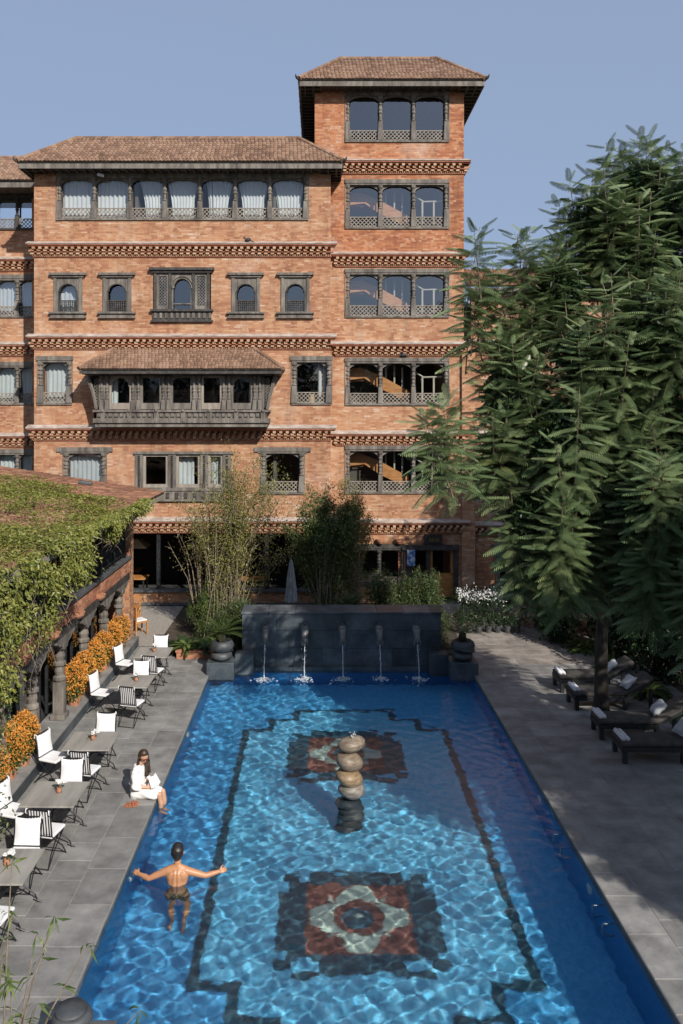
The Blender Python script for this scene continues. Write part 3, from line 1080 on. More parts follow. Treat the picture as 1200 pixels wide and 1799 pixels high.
def big_window(parent):
    x, z0, z1, p = ax(320), az(564), az(472), YA
    hw = 1.08
    o = MB()
    o.box(x - hw - .17, x + hw + .17, p - .2, p + .1, z1 - .08, z1 + .02)
    o.box(x - hw - .08, x + hw + .08, p - .13, p + .1, z1 - .17, z1 - .082)
    o.box(x - hw - .13, x + hw + .13, p - .17, p + .1, z0 + .36, z0 + .44)
    o.box(x - hw - .05, x + hw + .05, p - .08, p + .1, z0 + .03, z0 + .358)
    o.box(x - hw - .12, x + hw + .12, p - .12, p + .1, z0 - .04, z0 + .028)
    for u in (-hw, -.5, .5 - .1, hw - .1):
        o.box(x + u, x + u + .1, p - .09, p + .1, z0 + .442, z1 - .172)
    win = o.build('window', 'wood_dark', parent, label='wide carved window with lattice panels either side of one arch')
    f = MB()
    zb, zt = z0 + .442, z1 - .172
    for a, b in ((x - hw + .1, x - .5), (x + .5, x + hw - .1)):
        f.box(a, a + .08, p - .03, p + .05, zb, zt)
        f.box(b - .08, b, p - .03, p + .05, zb, zt)
        f.box(a + .08, b - .08, p - .03, p + .05, zb, zb + .14)
        f.box(a + .08, b - .08, p - .03, p + .05, zt - .12, zt)
    f.box(x - .4, x - .34, p - .02, p + .06, zb, zt)
    f.box(x + .34, x + .4, p - .02, p + .06, zb, zt)
    arch_board(f, x - .34, x + .34, zt - .62, zt - .24, zt, p - .02, p + .06, ROUND)
    f.build('arch_board', 'wood_grey', win)
    for a, b in ((x - hw + .18, x - .58), (x + .58, x + hw - .18)):
        l = MB()
        lattice(l, a, b, zb + .14, zt - .12, p - .01, .12, .012)
        l.build('lattice', 'wood_grey', win)
    r = MB()
    for rr in (.37, .45):
        r.tube([(x + rr * math.cos(a), p - .05, zt - .60 + (rr + .02) * math.sin(a)) for a in [math.pi * i / 12 for i in range(13)]], .03, 5)
    r.tube([(x - .45, p - .05, zb), (x - .45, p - .05, zt - .6)], .03, 5)
    r.tube([(x + .45, p - .05, zb), (x + .45, p - .05, zt - .6)], .03, 5)
    r.box(x - .34, x + .34, p - .01, p + .03, zb + .2, zb + .24)
    r.build('moulding', 'wood_grey', win)
    np_mesh('pane', [(x - 1, p + .12, zb), (x + 1, p + .12, zb), (x + 1, p + .12, zt), (x - 1, p + .12, zt)], [(0, 1, 2, 3)], 'glass', win)
    d = MB()
    for i in range(11):
        a = x - hw + .02 + i * .21
        d.box(a, a + .1, p - .115, p - .08, z0 + .1, z0 + .3)
    d.build('carving', 'wood_grey', win, kind='stuff')


big_window(hotel)
arcade(hotel, [ax(71), ax(122)], az(711), az(627), YA, curtains=[[(.12, 1)]], glassm='glass_clear', label='single arched bay at the left corner, curtain drawn', colw=.2)
arcade(hotel, [ax(517), ax(578)], az(711), az(627), YA, curtains=[[(.68, .92)]], glassm='glass_clear', label='single arched bay with a lamp behind the glass', colw=.2)
arcade(hotel, [ax(116), ax(182)], az(868), az(787), YA, curtains=[[(.03, .97)]], glassm='glass', label='wide arched bay with its curtain drawn', colw=.2, ext=.35)
arcade(hotel, [ax(463), ax(530)], az(868), az(787), YA, glassm='glass_clear', label='wide arched bay with dark glass', colw=.2, ext=.35)


def triple_carved(parent):
    x0, x1, z0, z1, p = ax(238), ax(406), az(862), az(793), YA
    o = MB()
    o.box(x0 - .05, x1 + .05, p - .1, p + .1, z1 - .1, z1)
    o.box(x0 - .05, x1 + .05, p - .1, p + .1, z0, z0 + .12)
    posts = [x0 + .0, x0 + (x1 - x0) * .345, x0 + (x1 - x0) * .68, x1 - .3]
    for a in posts:
        o.box(a, a + .3, p - .06, p + .1, z0 + .122, z1 - .102)
    win = o.build('window', 'wood_grey', parent, label='three square lights between beaded carved posts')
    b = MB()
    for a in posts:
        for i in range(16):
            b.ball((a + .15, p - .07, z0 + .17 + i * .078), (.05, .05, .036), 6, 4)
    b.build('beading', 'wood_dark', win, kind='stuff')
    for i, (a, c) in enumerate(zip(posts[:-1], posts[1:])):
        s = MB()
        for u, v in ((a + .3, a + .4), (c - .1, c)):
            s.box(u, v, p, p + .08, z0 + .122, z1 - .102)
        s.box(a + .4, c - .1, p, p + .08, z1 - .2, z1 - .102)
        s.box(a + .4, c - .1, p, p + .08, z0 + .122, z0 + .25)
        s.build('sash', 'wood_pale', win)
        np_mesh('pane', [(a + .4, p + .05, z0 + .25), (c - .1, p + .05, z0 + .25), (c - .1, p + .05, z1 - .2), (a + .4, p + .05, z1 - .2)], [(0, 1, 2, 3)], 'glass_clear', win)
        if i:
            curtain(win, a + .35, a + (.75 if i == 2 else .95), z0 + .2, z1 - .15, p + .3)
    lw = MB()
    lw.box(x0 + .3, x1 - .3, p - .08, p + .05, z0 - .32, z0 - .03)
    lw.box(x0 + .1, x1 - .1, p - .12, p + .05, z0 - .4, z0 - .322)
    lw.build('apron', 'wood_grey', win)
    bk = MB()
    for i in range(9):
        a = x0 + .5 + i * .35
        bk.box(a, a + .12, p - .13, p - .08, z0 - .3, z0 - .06)
    bk.build('carving', 'wood_dark', win, kind='stuff')


triple_carved(hotel)


def bay_window(parent):
    """projecting carved bay with its own tiled roof"""
    x0, x1 = ax(165), ax(470)
    zt, zb = az(652), az(750)
    yf = YA - .85                      # front plane of the bay
    def bx(x): return (x - 561) * yf / 1400
    def bz(y): return 7.4 + (726 - y) * yf / 1400
    r = MB()
    r.box(bx(168), bx(470), yf - .05, YA - .002, bz(750), bz(743))
    r.box(bx(165), bx(473), yf - .12, YA - .002, bz(742.9), bz(735))
    r.box(bx(170), bx(468), yf - .02, YA - .002, bz(734.9), bz(724))
    r.box(bx(164), bx(474), yf - .1, YA - .002, bz(723.9), bz(720))
    r.box(bx(162), bx(476), yf - .02, YA - .002, bz(660), bz(650))
    bay = r.build('bay_window', 'wood_grey', parent, label='projecting carved timber bay with five windows and its own tiled roof')
    xs = [bx(v) for v in (184, 239, 292, 346, 398, 452)]
    for x in xs:
        c = MB()
        c.box(x - .18, x + .18, yf + .0, yf + .1, bz(719.8), bz(660.2))
        for s in (-.1, .1):
            column(c, x + s, yf - .03, bz(719.8), bz(660.2), .13, .3)
        c.build('post', 'wood_grey', bay)
    for i, (a, b) in enumerate(zip(xs[:-1], xs[1:])):
        a, b = a + .18, b - .18
        s = MB()
        s.box(a, a + .07, yf + .02, yf + .09, bz(719), bz(661))
        s.box(b - .07, b, yf + .02, yf + .09, bz(719), bz(661))
        s.box(a + .07, b - .07, yf + .02, yf + .09, bz(719), bz(708))
        if i in (0, 4):
            arch_board(s, a + .07, b - .07, bz(680), bz(664), bz(660.5), yf + .02, yf + .09, ROUND)
        else:
            s.box(a + .07, b - .07, yf + .02, yf + .09, bz(664), bz(660.4))
        s.build('sash', 'wood_pale' if i in (0, 3) else 'wood_grey', bay)
        np_mesh('pane', [(a, yf + .06, bz(719)), (b, yf + .06, bz(719)), (b, yf + .06, bz(661)), (a, yf + .06, bz(661))], [(0, 1, 2, 3)], 'glass_clear', bay)
        if i in (0, 1, 4):
            f = (0, .3) if i == 0 else (.8, 1)
            curtain(bay, a + (b - a) * f[0], a + (b - a) * f[1], bz(716), bz(662), yf + .3)
    for s, xe, xo in ((-1, bx(165), bx(177)), (1, bx(474), bx(461))):
        p = MB()
        # splayed side cheeks: wider at the top than at the foot
        top = xe - s * .0 + s * .18
        a, b = sorted((xo, xe))
        p.add([(xo, yf, bz(719)), (xe - s * .1, yf + .02, bz(719)), (top, yf + .02, bz(661)), (xo, yf, bz(661)),
               (xo, YA, bz(719)), (xe - s * .1, YA, bz(719)), (top, YA, bz(661)), (xo, YA, bz(661))],
              [(1, 2, 6, 5), (0, 4, 7, 3), (2, 3, 7, 6), (0, 1, 5, 4)])
        p.box(*sorted((xo, xo + s * .06)), yf - .03, yf + .03, bz(719), bz(661))
        p.tube([(xe - s * .1, yf - .02, bz(719)), (xe + s * .02, yf - .02, bz(690)), (top + s * .04, yf - .04, bz(661))], [.06, .07, .09], 6)
        p.build('side_cheek', 'wood_grey', bay)
        l = MB()
        lattice(l, min(xo, xe), max(xo, xe), bz(716), bz(664), yf - .01, .12, .012)
        l.build('lattice', 'wood_grey', bay)
    d = MB()
    for i in range(30):
        a = bx(172) + i * .212
        d.box(a, a + .13, yf - .075, yf - .02, bz(732), bz(726))
    for i in range(7):
        a = bx(182) + i * 1.0
        d.box(a - .08, a + .08, yf - .14, yf - .1, bz(741), bz(724))
        d.ball((a, yf - .14, bz(722)), .07, 6, 4)
    d.build('carving', 'wood_grey', bay, kind='stuff')
    # dark room inside the bay
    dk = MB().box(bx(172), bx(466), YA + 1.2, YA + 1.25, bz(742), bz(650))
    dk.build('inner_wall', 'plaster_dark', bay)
    Y0, Y1 = YA - 1.4, YA - .01
    e = [((138 - 561) * Y0 / 1400, Y0, 9.02), ((497 - 561) * Y0 / 1400, Y0, 9.02)]
    rr = [(ax(203), Y1, 9.88), (ax(445), Y1, 9.88)]
    slope(parent, e[0], e[1], rr[1], rr[0], w=.13, l=.16)
    s2 = slope(parent, (e[0][0], Y1, 9.02), e[0], rr[0], (rr[0][0], Y1 + .001, 9.88), w=.13, l=.16)
    slope(parent, e[1], (e[1][0], Y1, 9.02), (rr[1][0], Y1 + .001, 9.88), rr[1], w=.13, l=.16)
    hip_cap(s2, e[0], rr[0], .09)
    hip_cap(s2, e[1], rr[1], .09)
    f = MB()
    f.box(e[0][0] + .02, e[1][0] - .02, Y0 + .03, Y0 + .07, 8.86, 8.96)
    f.box(e[0][0] + .1, e[1][0] - .1, Y0 + .08, Y1, 8.84, 8.9)
    f.build('fascia_board', 'wood_dark', s2)


bay_window(hotel)
# ---- stair tower windows, with a flight of stairs behind each
for k, (a, b) in enumerate(t_rows):
    arcade(hotel, [tx(v) for v in (611, 668.5, 726.5, 784)], tz(b), tz(a), YT, lint=.14,
           glassm='glass' if k < 3 else 'glass_clear', ext=.12, label='three arched stair-tower bays')
for k, (a, b) in enumerate(t_rows[1:]):
    zr = tz(a)
    st = MB()
    y0 = YT + .62
    def q(x, dy): return ((x - 561) * y0 / 1400, zr - dy / 44.0 * 1.0)
    pts = [q(600, 16), q(634, 14), q(668, 28), q(718, 56), q(718, 76), q(668, 52), q(640, 33), q(600, 38)]
    st.prism(pts, 'y', y0, y0 + .12)
    st.box(q(600, 0)[0], q(640, 0)[0], y0 + .13, y0 + 1.2, q(0, 38)[1], q(0, 34)[1])
    sto = st.build('staircase', 'stair_wood', hotel)
    s2 = MB()
    for i in range(12):
        t = i / 12
        xx = q(640, 0)[0] + (q(718, 0)[0] - q(640, 0)[0]) * t
        zz = q(0, 30)[1] + (q(0, 74)[1] - q(0, 30)[1]) * t
        s2.box(xx, xx + .17, y0 + .13, y0 + 1.2, zz - .14, zz)
    s2.build('tread', 'stair_wood', sto)
    s3 = MB()
    for x, t0, t1 in ((678, 14, 32), (693, 10, 42), (707, 14, 50)):
        (xa, za), (xb, zb_) = q(x, t0), q(x, t1)
        s3.box(xa - .03, xa + .03, y0 + .02, y0 + .08, zb_, za)
    y2 = YT + .5
    def q2(x, dy): return ((x - 561) * y2 / 1400, zr - dy / 44.0)
    s3.tube([(q2(728, 22)[0], y2, q2(0, 22)[1]), (q2(744, 32)[0], y2, q2(0, 32)[1]), (q2(776, 31)[0], y2, q2(0, 31)[1])], .04, 5)
    for x, t in ((742, 32), (762, 32)):
        s3.box(q2(x, 0)[0] - .035, q2(x, 0)[0] + .035, y2 - .03, y2 + .03, q2(0, 72)[1], q2(0, t)[1])
    s3.build('baluster', 'cream_paint', sto)
# ---- left wing arcades
for k, (a, b) in enumerate(((340, 404), (484, 558), (637, 711), (790, 866))):
    arcade(hotel, [lx(v) for v in (-118, -78, -52, -8, 30, 66)], lz(b), lz(a), YL, glassm='glass' if k < 2 else 'glass_clear',
           wood='wood_dark' if k == 0 else 'wood_grey', curtains=[None, None, None, None, None] if k == 0 else [None, None, [(0, .9)], [(.05, .95)], [(.1, .9, .3)]])
# ---- right wing windows
for (x0, x1, z0, z1) in r_holes:
    if x1 - x0 < .5:
        w = MB().box(x0 - .05, x1 + .05, YR - .03, YR + .1, z0 - .06, z0)
        w.box(x0 - .05, x0, YR - .03, YR + .1, z0, z1)
        w.box(x1, x1 + .05, YR - .03, YR + .1, z0, z1)
        w.prism([(x0 - .05, z1), (x1 + .05, z1), ((x0 + x1) / 2, z1 + .16)], 'y', YR - .03, YR + .1)
        w.build('niche', 'wood_dark', hotel)
        continue
    o = MB()
    o.box(x0 - .2, x1 + .2, YR - .1, YR + .1, z1 - .1, z1 + .06)
    o.box(x0 - .12, x1 + .12, YR - .08, YR + .1, z0 - .06, z0 + .06)
    for u in (x0 - .02, x1 - .14):
        o.box(u, u + .16, YR - .06, YR + .1, z0 + .062, z1 - .102)
    w = o.build('window', 'wood_grey', hotel, label='plain dark-framed window of the right wing')
    np_mesh('pane', [(x0, YR + .1, z0), (x1, YR + .1, z0), (x1, YR + .1, z1), (x0, YR + .1, z1)], [(0, 1, 2, 3)], 'glass', w)
    o = MB()
    o.box(x0 + .14, x1 - .14, YR + .03, YR + .09, z0 + .7, z0 + .76)
    o.build('glazing_bar', 'wood_grey', w)

# ---- roofs
hip_roof(hotel, (30 - 561) * 30.1 / 1400, (603 - 561) * 30.1 / 1400, 30.1, 36.5, 16.9, 18.35, 1.75)
hip_roof(hotel, -.8, 6.5, 31.15, 38.2, 20.45, 21.98, 1.7)
rw = slope(hotel, (-19, 32.35, 16.85), (-11.2, 32.35, 16.85), (-11.2, 34.2, 18.4), (-19, 34.2, 18.4))
f = MB().box(-19, -11.3, 32.38, 32.44, 16.58, 16.78)
f.box(-19, -11.3, 32.45, YL, 16.6, 16.66)
f.build('fascia_board', 'wood_grey', rw)
slope(hotel, (5.9, YR - .5, 12.45), (20.5, YR - .5, 12.45), (20.5, YR + 2.2, 13.55), (5.9, YR + 2.2, 13.55), m='tile_side')
fa = MB().box(5.9, 20.4, YR - .44, YR - .4, 12.22, 12.38).build('fascia_board', 'wood_grey', hotel)
# parapet stub between main roof and tower
MB().box(-.9, XU0 - .02, YT + 1.2, YT + 3, 16.9, 18.5).build('parapet', 'brick_part', hotel)

# ---- ground floor: restaurant opening, sill wall, door, planter sill
brick_wall(hotel, -9.4, XA1, 0, .5, [], YA - .02, m='brick_pale', name='sill_wall', thick=.3)
c = MB().box(-9.4, XA1, YA - .12, YA + .34, .502, .58)
c.build('coping', 'slate_top', hotel)
c = MB().box(-9.4, XA1, YA - .14, YA - .02, 0.0, .09).build('plinth', 'slate_top', hotel)
pm = MB()
for x in (-9.35, -6.3, -4.3, -2.1, -.05):
    MB().box(x, x + .14, YA + .05, YA + .2, .582, 2.74).build('post', 'wood_black', hotel)
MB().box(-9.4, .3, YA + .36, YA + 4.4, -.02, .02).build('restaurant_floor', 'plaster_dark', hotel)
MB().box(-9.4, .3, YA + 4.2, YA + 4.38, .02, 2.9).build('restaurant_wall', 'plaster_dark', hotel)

arcade(hotel, [tx(v) for v in (594, 628, 666, 704)], tz(1030), tz(957), YT, wood='wood_dark', glassm='glass_clear', label='ground floor arched bays behind the potted plants', lath=.3, rise=.22)
# door
dr = MB()
x0, x1 = tx(762), tx(798)
dr.box(tx(712), tx(724), YT - .05, YT + .2, 0, tz(966))
dr.box(x1 - .02, x1 + .16, YT - .05, YT + .2, 0, tz(966))
dr.box(x0 - .3, x0 - .14, YT - .03, YT + .2, 0, tz(966))
dr.box(tx(706), tx(806), YT - .12, YT + .2, tz(966) + .002, tz(957))
do = dr.build('doorway', 'wood_dark', hotel)
d2 = MB().box(x0 - .14, x1 - .02, YT + .1, YT + .16, .05, 1.0)
d2.build('door_panel', 'orange_wood', do)
d3 = MB()
d3.box(x0 - .14, x0 - .03, YT + .09, YT + .15, 1.002, 2.1)
d3.box(x1 - .13, x1 - .02, YT + .09, YT + .15, 1.002, 2.1)
d3.box(x0 - .03, x1 - .13, YT + .09, YT + .15, 1.95, 2.1)
d3.build('door_stile', 'orange_wood', do)
MB().box(tx(700), tx(712), YT - .01, YT + .2, 0, tz(966)).build('pier', 'brick_part', hotel)
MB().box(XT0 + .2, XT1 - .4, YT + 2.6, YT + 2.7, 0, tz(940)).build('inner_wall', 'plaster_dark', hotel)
# plaque above the door
pl = MB().box(tx(745), tx(776), YT - .1, YT - .02, tz(954), tz(939))
pl.box(tx(742), tx(779), YT - .13, YT - .02, tz(956), tz(954.2))
po = pl.build('name_plaque', 'wood_black', None, label='small black carved plaque with dull gold lettering above the hotel door', category='sign')
ch = MB()
for x, k in ((755, 0), (759.5, 1), (764.5, 2), (768, 1)):
    X = tx(x)
    ch.tube([(X - .04, YT - .115, tz(951)), (X, YT - .115, tz(943)), (X + .04, YT - .115, tz(949)), (X + .01, YT - .115, tz(951.5))][:3 + k % 2], .014, 4)
ch.build('lettering', 'brass', po)
# planter sill in front of the tower
brick_wall(hotel, tx(584), tx(668), 0, .72, [], YT - .75, m='brick_pale', name='planter_wall', thick=.3)
MB().box(tx(583), tx(669), YT - .83, YT - .3, .722, .8).build('coping', 'slate_top', hotel)
# ================================================================ POOL
pool = MB()
PZ = -1.42
pool.add([(PX0 - .02, PY0, PZ), (PX1 + .02, PY0, PZ), (PX1 + .02, PY1, PZ), (PX0 - .02, PY1, PZ)], [(0, 1, 2, 3)])
pf = pool.build('pool_floor', 'pool_blue', kind='structure')
w = MB()
w.box(PX0 - .25, PX0, PY0 - .25, PY1 + .02, PZ - .1, -.155)
w.box(PX1, PX1 + .25, PY0 - .25, PY1 + .02, PZ - .1, -.155)
w.box(PX0, PX1, PY0 - .25, PY0, PZ - .1, -.155)
w.box(PX0, PX1, PY1, PY1 + .25, PZ - .1, -.3)
pw = w.build('pool_wall', 'pool_wall_blue', kind='structure')
RECV = [pf, pw]
# dark waterline band under the coping
b = MB()
b.box(PX0 - .22, PX0 + .008, PY0 - .2, PY1 - .8, -.154, -.052)
b.box(PX1 - .008, PX1 + .22, PY0 - .2, PY1 - .8, -.154, -.052)
b.build('waterline_tile', 'slate_block', pw)


def flat(name, polys, z, m, parent=None):
    mb = MB()
    for p in polys:
        mb.add([(x, y, z) for x, y in p], [tuple(range(len(p)))])
    o = mb.build(name, m, parent)
    RECV.append(o)
    return o


def rect(x0, x1, y0, y1):
    return [(x0, y0), (x1, y0), (x1, y1), (x0, y1)]


# stepped border line set in the mosaic floor
bw = .085
bc = (PX0 + PX1) / 2 + .03
hw = 2.5
ya, yb = 11.45, 20.2
st = .62
segs = []
for s in (-1, 1):
    xo, xm, xi = bc + s * hw, bc + s * (hw - st), bc + s * (hw - 2 * st)
    def V(x, a, b): segs.append(rect(x - bw, x + bw, a - bw, b + bw))
    def H(a, b, y): segs.append(rect(min(a, b) + bw, max(a, b) - bw, y - bw, y + bw))
    V(xo, ya, yb); V(xm, ya - st, ya); V(xi, ya - 2 * st, ya - st)
    V(xm, yb, yb + st); V(xi, yb + st, yb + 2 * st)
    H(xo, xm, ya); H(xo, xm, yb); H(xm, xi, ya - st); H(xm, xi, yb + st)
segs.append(rect(bc - hw + 2 * st + bw, bc + hw - 2 * st - bw, yb + 2 * st - bw, yb + 2 * st + bw))
segs.append(rect(bc - hw + 2 * st + bw, bc + hw - 2 * st - bw, ya - 2 * st - bw, ya - 2 * st + bw))
flat('border_line', segs, PZ + .004, 'mosaic_dark', pf)
fld = [rect(bc - hw + bw, bc + hw - bw, ya + bw, yb - bw)]
for y0_, y1_, k_ in ((ya - st + bw, ya + bw, 1), (ya - 2 * st + bw, ya - st + bw, 2), (yb - bw, yb + st - bw, 1), (yb + st - bw, yb + 2 * st - bw, 2)):
    fld.append(rect(bc - hw + k_ * st + bw, bc + hw - k_ * st - bw, y0_, y1_))
flat('pale_field', fld, PZ + .002, 'pool_pale', pf)


def medallion(cx, cy, s):
    """square floor pattern: dark stepped frame, red field, pale star ring, dark eye"""
    a = s * .5
    z = PZ + .004
    P = []
    P.append(rect(cx - a * 1.36, cx + a * 1.36, cy - a * 1.15, cy + a * 1.15))
    P.append(rect(cx - a * .95, cx + a * .95, cy + a * 1.15, cy + a * 1.45))
    P.append(rect(cx - a * .75, cx + a * .75, cy - a * 1.5, cy - a * 1.15))
    for sx in (-1, 1):
        P.append(rect(*sorted((cx + sx * a * 1.36, cx + sx * a * 1.56)), cy - a * .95, cy + a * .8))
        P.append(rect(*sorted((cx + sx * a * 1.15, cx + sx * a * 1.5)), cy + a * 1.15, cy + a * 1.35))
        P.append(rect(*sorted((cx + sx * a * 1.25, cx + sx * a * 1.55)), cy - a * 1.35, cy - a * 1.15))
        P.append(rect(*sorted((cx + sx * a * .75, cx + sx * a * 1.25)), cy - a * 1.6, cy - a * 1.42))
    flat('medallion_frame', P, z, 'mosaic_dark', pf)
    flat('medallion_field', [rect(cx - a, cx + a, cy - a, cy + a)], z + .004, 'mosaic_red', pf)
    ring = []
    for k in range(4):
        c, q = math.cos(k * math.pi / 2), math.sin(k * math.pi / 2)
        def T(u, v): return (cx + (u * c - v * q) * a, cy + (u * q + v * c) * a)
        ring.append([T(-.42, .5), T(.42, .5), T(.2, .95), T(-.2, .95)])
        ring.append([T(.42, .5), T(.5, .42), T(.72, .3 + .3), T(.55, .72)] if False else [T(.42, .5), T(.5, .42), T(.6, .55), T(.55, .6)])
    flat('medallion_star', ring, z + .008, 'mosaic_green', pf)
    circ = lambda r: [(cx + r * a * math.cos(t * math.pi / 12), cy + r * a * math.sin(t * math.pi / 12)) for t in range(24)]
    flat('medallion_disc', [circ(.62)], z + .006, 'mosaic_green', pf)
    flat('medallion_inner', [circ(.5)], z + .012, 'mosaic_red', pf)
    flat('medallion_eye', [circ(.33)], z + .016, 'mosaic_dark', pf)
    flat('medallion_pupil', [circ(.07)], z + .02, 'mosaic_green', pf)


medallion(.64, 12.95, 1.7)
medallion(.62, 18.85, 1.75)

# water with real waves
nx, ny = 440, 900
X, Y = np.meshgrid(np.linspace(PX0 + .0, PX1 - .0, nx), np.linspace(PY0, PY1 - .0, ny))
Z = np.zeros_like(X)
wr = np.random.default_rng(3)
for i in range(80):
    lam = math.exp(wr.uniform(math.log(.12), math.log(.44)))
    k = 2 * math.pi / lam
    a = wr.uniform(0, 2 * math.pi)
    ph = wr.uniform(0, 2 * math.pi)
    Z += lam ** 1.5 * np.sin(k * (X * math.cos(a) + Y * math.sin(a)) + ph + 1.5 * np.sin(.9 * X + .7 * Y + ph))
dx, dy = X[0, 1] - X[0, 0], Y[1, 0] - Y[0, 0]
cv = np.gradient(np.gradient(Z, dx, axis=1), dx, axis=1) + np.gradient(np.gradient(Z, dy, axis=0), dy, axis=0)
Z *= .9 / math.sqrt((cv ** 2).mean())
# rings spreading from the five jets, the swimmer and the cairn
SPX = [-1.56, -.42, .67, 1.74, 2.82]
for (cx, cy, A, lam, dec) in [(x, 22.05, .005, .18, .35) for x in SPX] + [(-2.28, 12.85, .003, .34, .7), (-2.95, 12.7, .003, .22, .3), (.6, 15.6, .001, .24, .6), (-2.7, 15.1, .002, .22, .4)]:
    r = np.sqrt((X - cx) ** 2 + (Y - cy) ** 2)
    Z += A * np.exp(-r / dec) * np.sin(2 * math.pi * r / lam + np.sin(3 * np.arctan2(Y - cy, X - cx)) * .8)
calm = .72 + .28 * np.clip((21.8 - Y) / 3, 0, 1)
Z = Z * calm - .125
Vw = np.stack([X, Y, Z], -1).reshape(-1, 3)
idx = np.arange(nx * ny).reshape(ny, nx)
Fw = np.stack([idx[:-1, :-1], idx[:-1, 1:], idx[1:, 1:], idx[1:, :-1]], -1).reshape(-1, 4)
water = np_mesh('water', Vw, Fw, 'water', smooth=True, kind='structure')
water.cycles.is_caustics_caster = True

# recessed lights and grab rungs on the pool walls
for (X_, Y_, z_, lb) in ((PX1, 15.8, -.42, 'round white pool light low on the right pool wall, farther one'), (PX1, 12.9, -.48, 'round white pool light on the right pool wall between the two pairs of rungs'),
                         (PX0, 18.9, -.38, 'small round white pool light on the left pool wall beyond the seated woman'), (PX0, 13.25, -.5, 'round white pool light on the left wall beside the swimmer')):
    s = -1 if X_ > 0 else 1
    Mr = Matrix.Rotation(math.pi / 2 * s, 4, 'Y')
    m = MB().lathe([(.13, 0), (.13, .02), (.1, .035), (.001, .04)], (X_, Y_, z_), 16, M=Mr)
    o = m.build('pool_light', 'white_plastic', None, label=lb, category='pool light', group='lights in the pool walls')
    RECV.append(o)
for i, (Yc, lb) in enumerate(((14.1, 'farther pair of metal rungs set in the right pool wall'), (12.05, 'nearer pair of metal rungs set in the right pool wall'))):
    t = thing('pool_ladder', lb, 'ladder', (PX1, Yc, -.3), 'rungs set in the pool wall')
    for k in (-1, 1):
        m = MB()
        y = Yc + k * .22
        m.tube([(PX1 + .02, y - .0, -.22), (PX1 - .16, y, -.22), (PX1 - .18, y, -.25), (PX1 - .18, y, -.55), (PX1 - .16, y, -.58), (PX1 + .02, y, -.58)], .016, 6)
        RECV.append(m.build('rung', 'steel', t))

# ---------------------------------------------------------------- fountain wall, steps, plinths
fw = thing('fountain_wall', 'dark slate fountain wall with five spouts across the far end of the pool', 'fountain wall', (.6, 24, 0))
FX0, FX1, FY = -2.27, 3.58, PY1
MB().box(FX0 + .02, FX1 - .02, FY + .03, FY + .86, -.3, 1.5).build('core', 'slate_top', fw)
zs = [-.3, .5, 1.02, 1.5]
for j in range(3):
    n = 9 if j else 8
    off = 0 if j % 2 else .35
    x = FX0
    while x < FX1 - .01:
        x2 = min(x + (.68 if x > FX0 else .68 - off), FX1)
        if FX1 - x2 < .15:
            x2 = FX1
        SS(fw, 'slate_block', 'slate_block')(x + .004, x2 - .004, FY + rnd.uniform(0, .006), FY + .029, zs[j] + .004, zs[j + 1] - .004)
        x = x2
x = FX0 - .03
while x < FX1:
    x2 = min(x + .8, FX1 + .03)
    SS(fw, 'coping_slab', 'slate_block')(x + .003, x2 - .003, FY - .02, FY + .92, 1.503, 1.56, bevel=.008)
    x = x2
SS(fw, 'channel', 'slate_block')(FX0 + .3, FX1 - .3, FY - .1, FY - .002, -.3, -.03)
for s in (-1, 1):
    SS(fw, 'step_block', 'slate_block', label='low dark stone step beside the fountain wall')(*sorted(((-2.43 if s < 0 else 3.72), (-1.9 if s < 0 else 3.17))), 22.95, FY - .003, -.3, .45, bevel=.012)
for nm, xa, xb, lb in (('stone_plinth', -3.19, -2.42, 'dark stone block under the snail-shaped pot at the far left pool corner'), ('stone_plinth', 3.71, 4.5, 'dark stone block under the snail-shaped pot at the far right pool corner')):
    MB().box(xa, xb, 22.5, 23.15, -.3, .34).build(nm, 'slate_block', None, bevel=.014, label=lb, category='plinth', group='stone plinths at the pool corners')
MB().box(-3.19, -2.35, 8.6, 9.28, -.3, .34).build('stone_plinth', 'slate_top', None, bevel=.014, label='dark stone block at the near left corner of the pool, half out of the picture', category='plinth', group='stone plinths at the pool corners')


def snail_pot(loc, label, flip=1, group='snail-shaped stone pots'):
    t = thing('snail_pot', label, 'plant pot', loc, group)
    x, y, z = loc
    m = MB()
    pr = [(.16, 0), (.27, .04), (.31, .12), (.28, .2), (.2, .24)]
    m.lathe(pr, (x, y, z), 18)
    m.build('foot', 'pot_grey', t, smooth=True)
    m = MB()
    pr = [(.18, .22), (.30, .3), (.345, .42), (.30, .52), (.24, .56), (.21, .54), (.19, .46)]
    m.lathe(pr, (x + .02, y, z), 20)
    m.build('bowl', 'pot_grey', t, smooth=True)
    m = MB()
    pts, rs = [], []
    for i in range(22):
        a = i / 21 * 5.2 + (.4 if flip > 0 else 2.2)
        rr = .33 - .006 * i
        pts.append((x + rr * math.cos(a) * flip, y + rr * math.sin(a), z + .22 + .25 * i / 21))
        rs.append(.03 + .045 * math.sin(i / 21 * math.pi))
    m.tube(pts, rs, 8)
    m.build('coil', 'pot_grey', t, smooth=True)
    return t


snail_pot((-2.8, 22.85, .343), 'snail-shaped grey stone pot on the plinth left of the fountain wall')
snail_pot((4.1, 22.85, .343), 'snail-shaped grey stone pot on the plinth right of the fountain wall', -1)
np_ = snail_pot((0, 0, 0), 'snail-shaped grey stone pot at the near left pool corner')
MB().lathe([(.2, .5), (.27, .56), (.25, .6), (.01, .62)], (0, 0, 0), 18).build('lid', 'pot_grey', np_, smooth=True)

np_.location = (-2.78, 8.93, .343)
np_.scale = (.66, .66, .66)

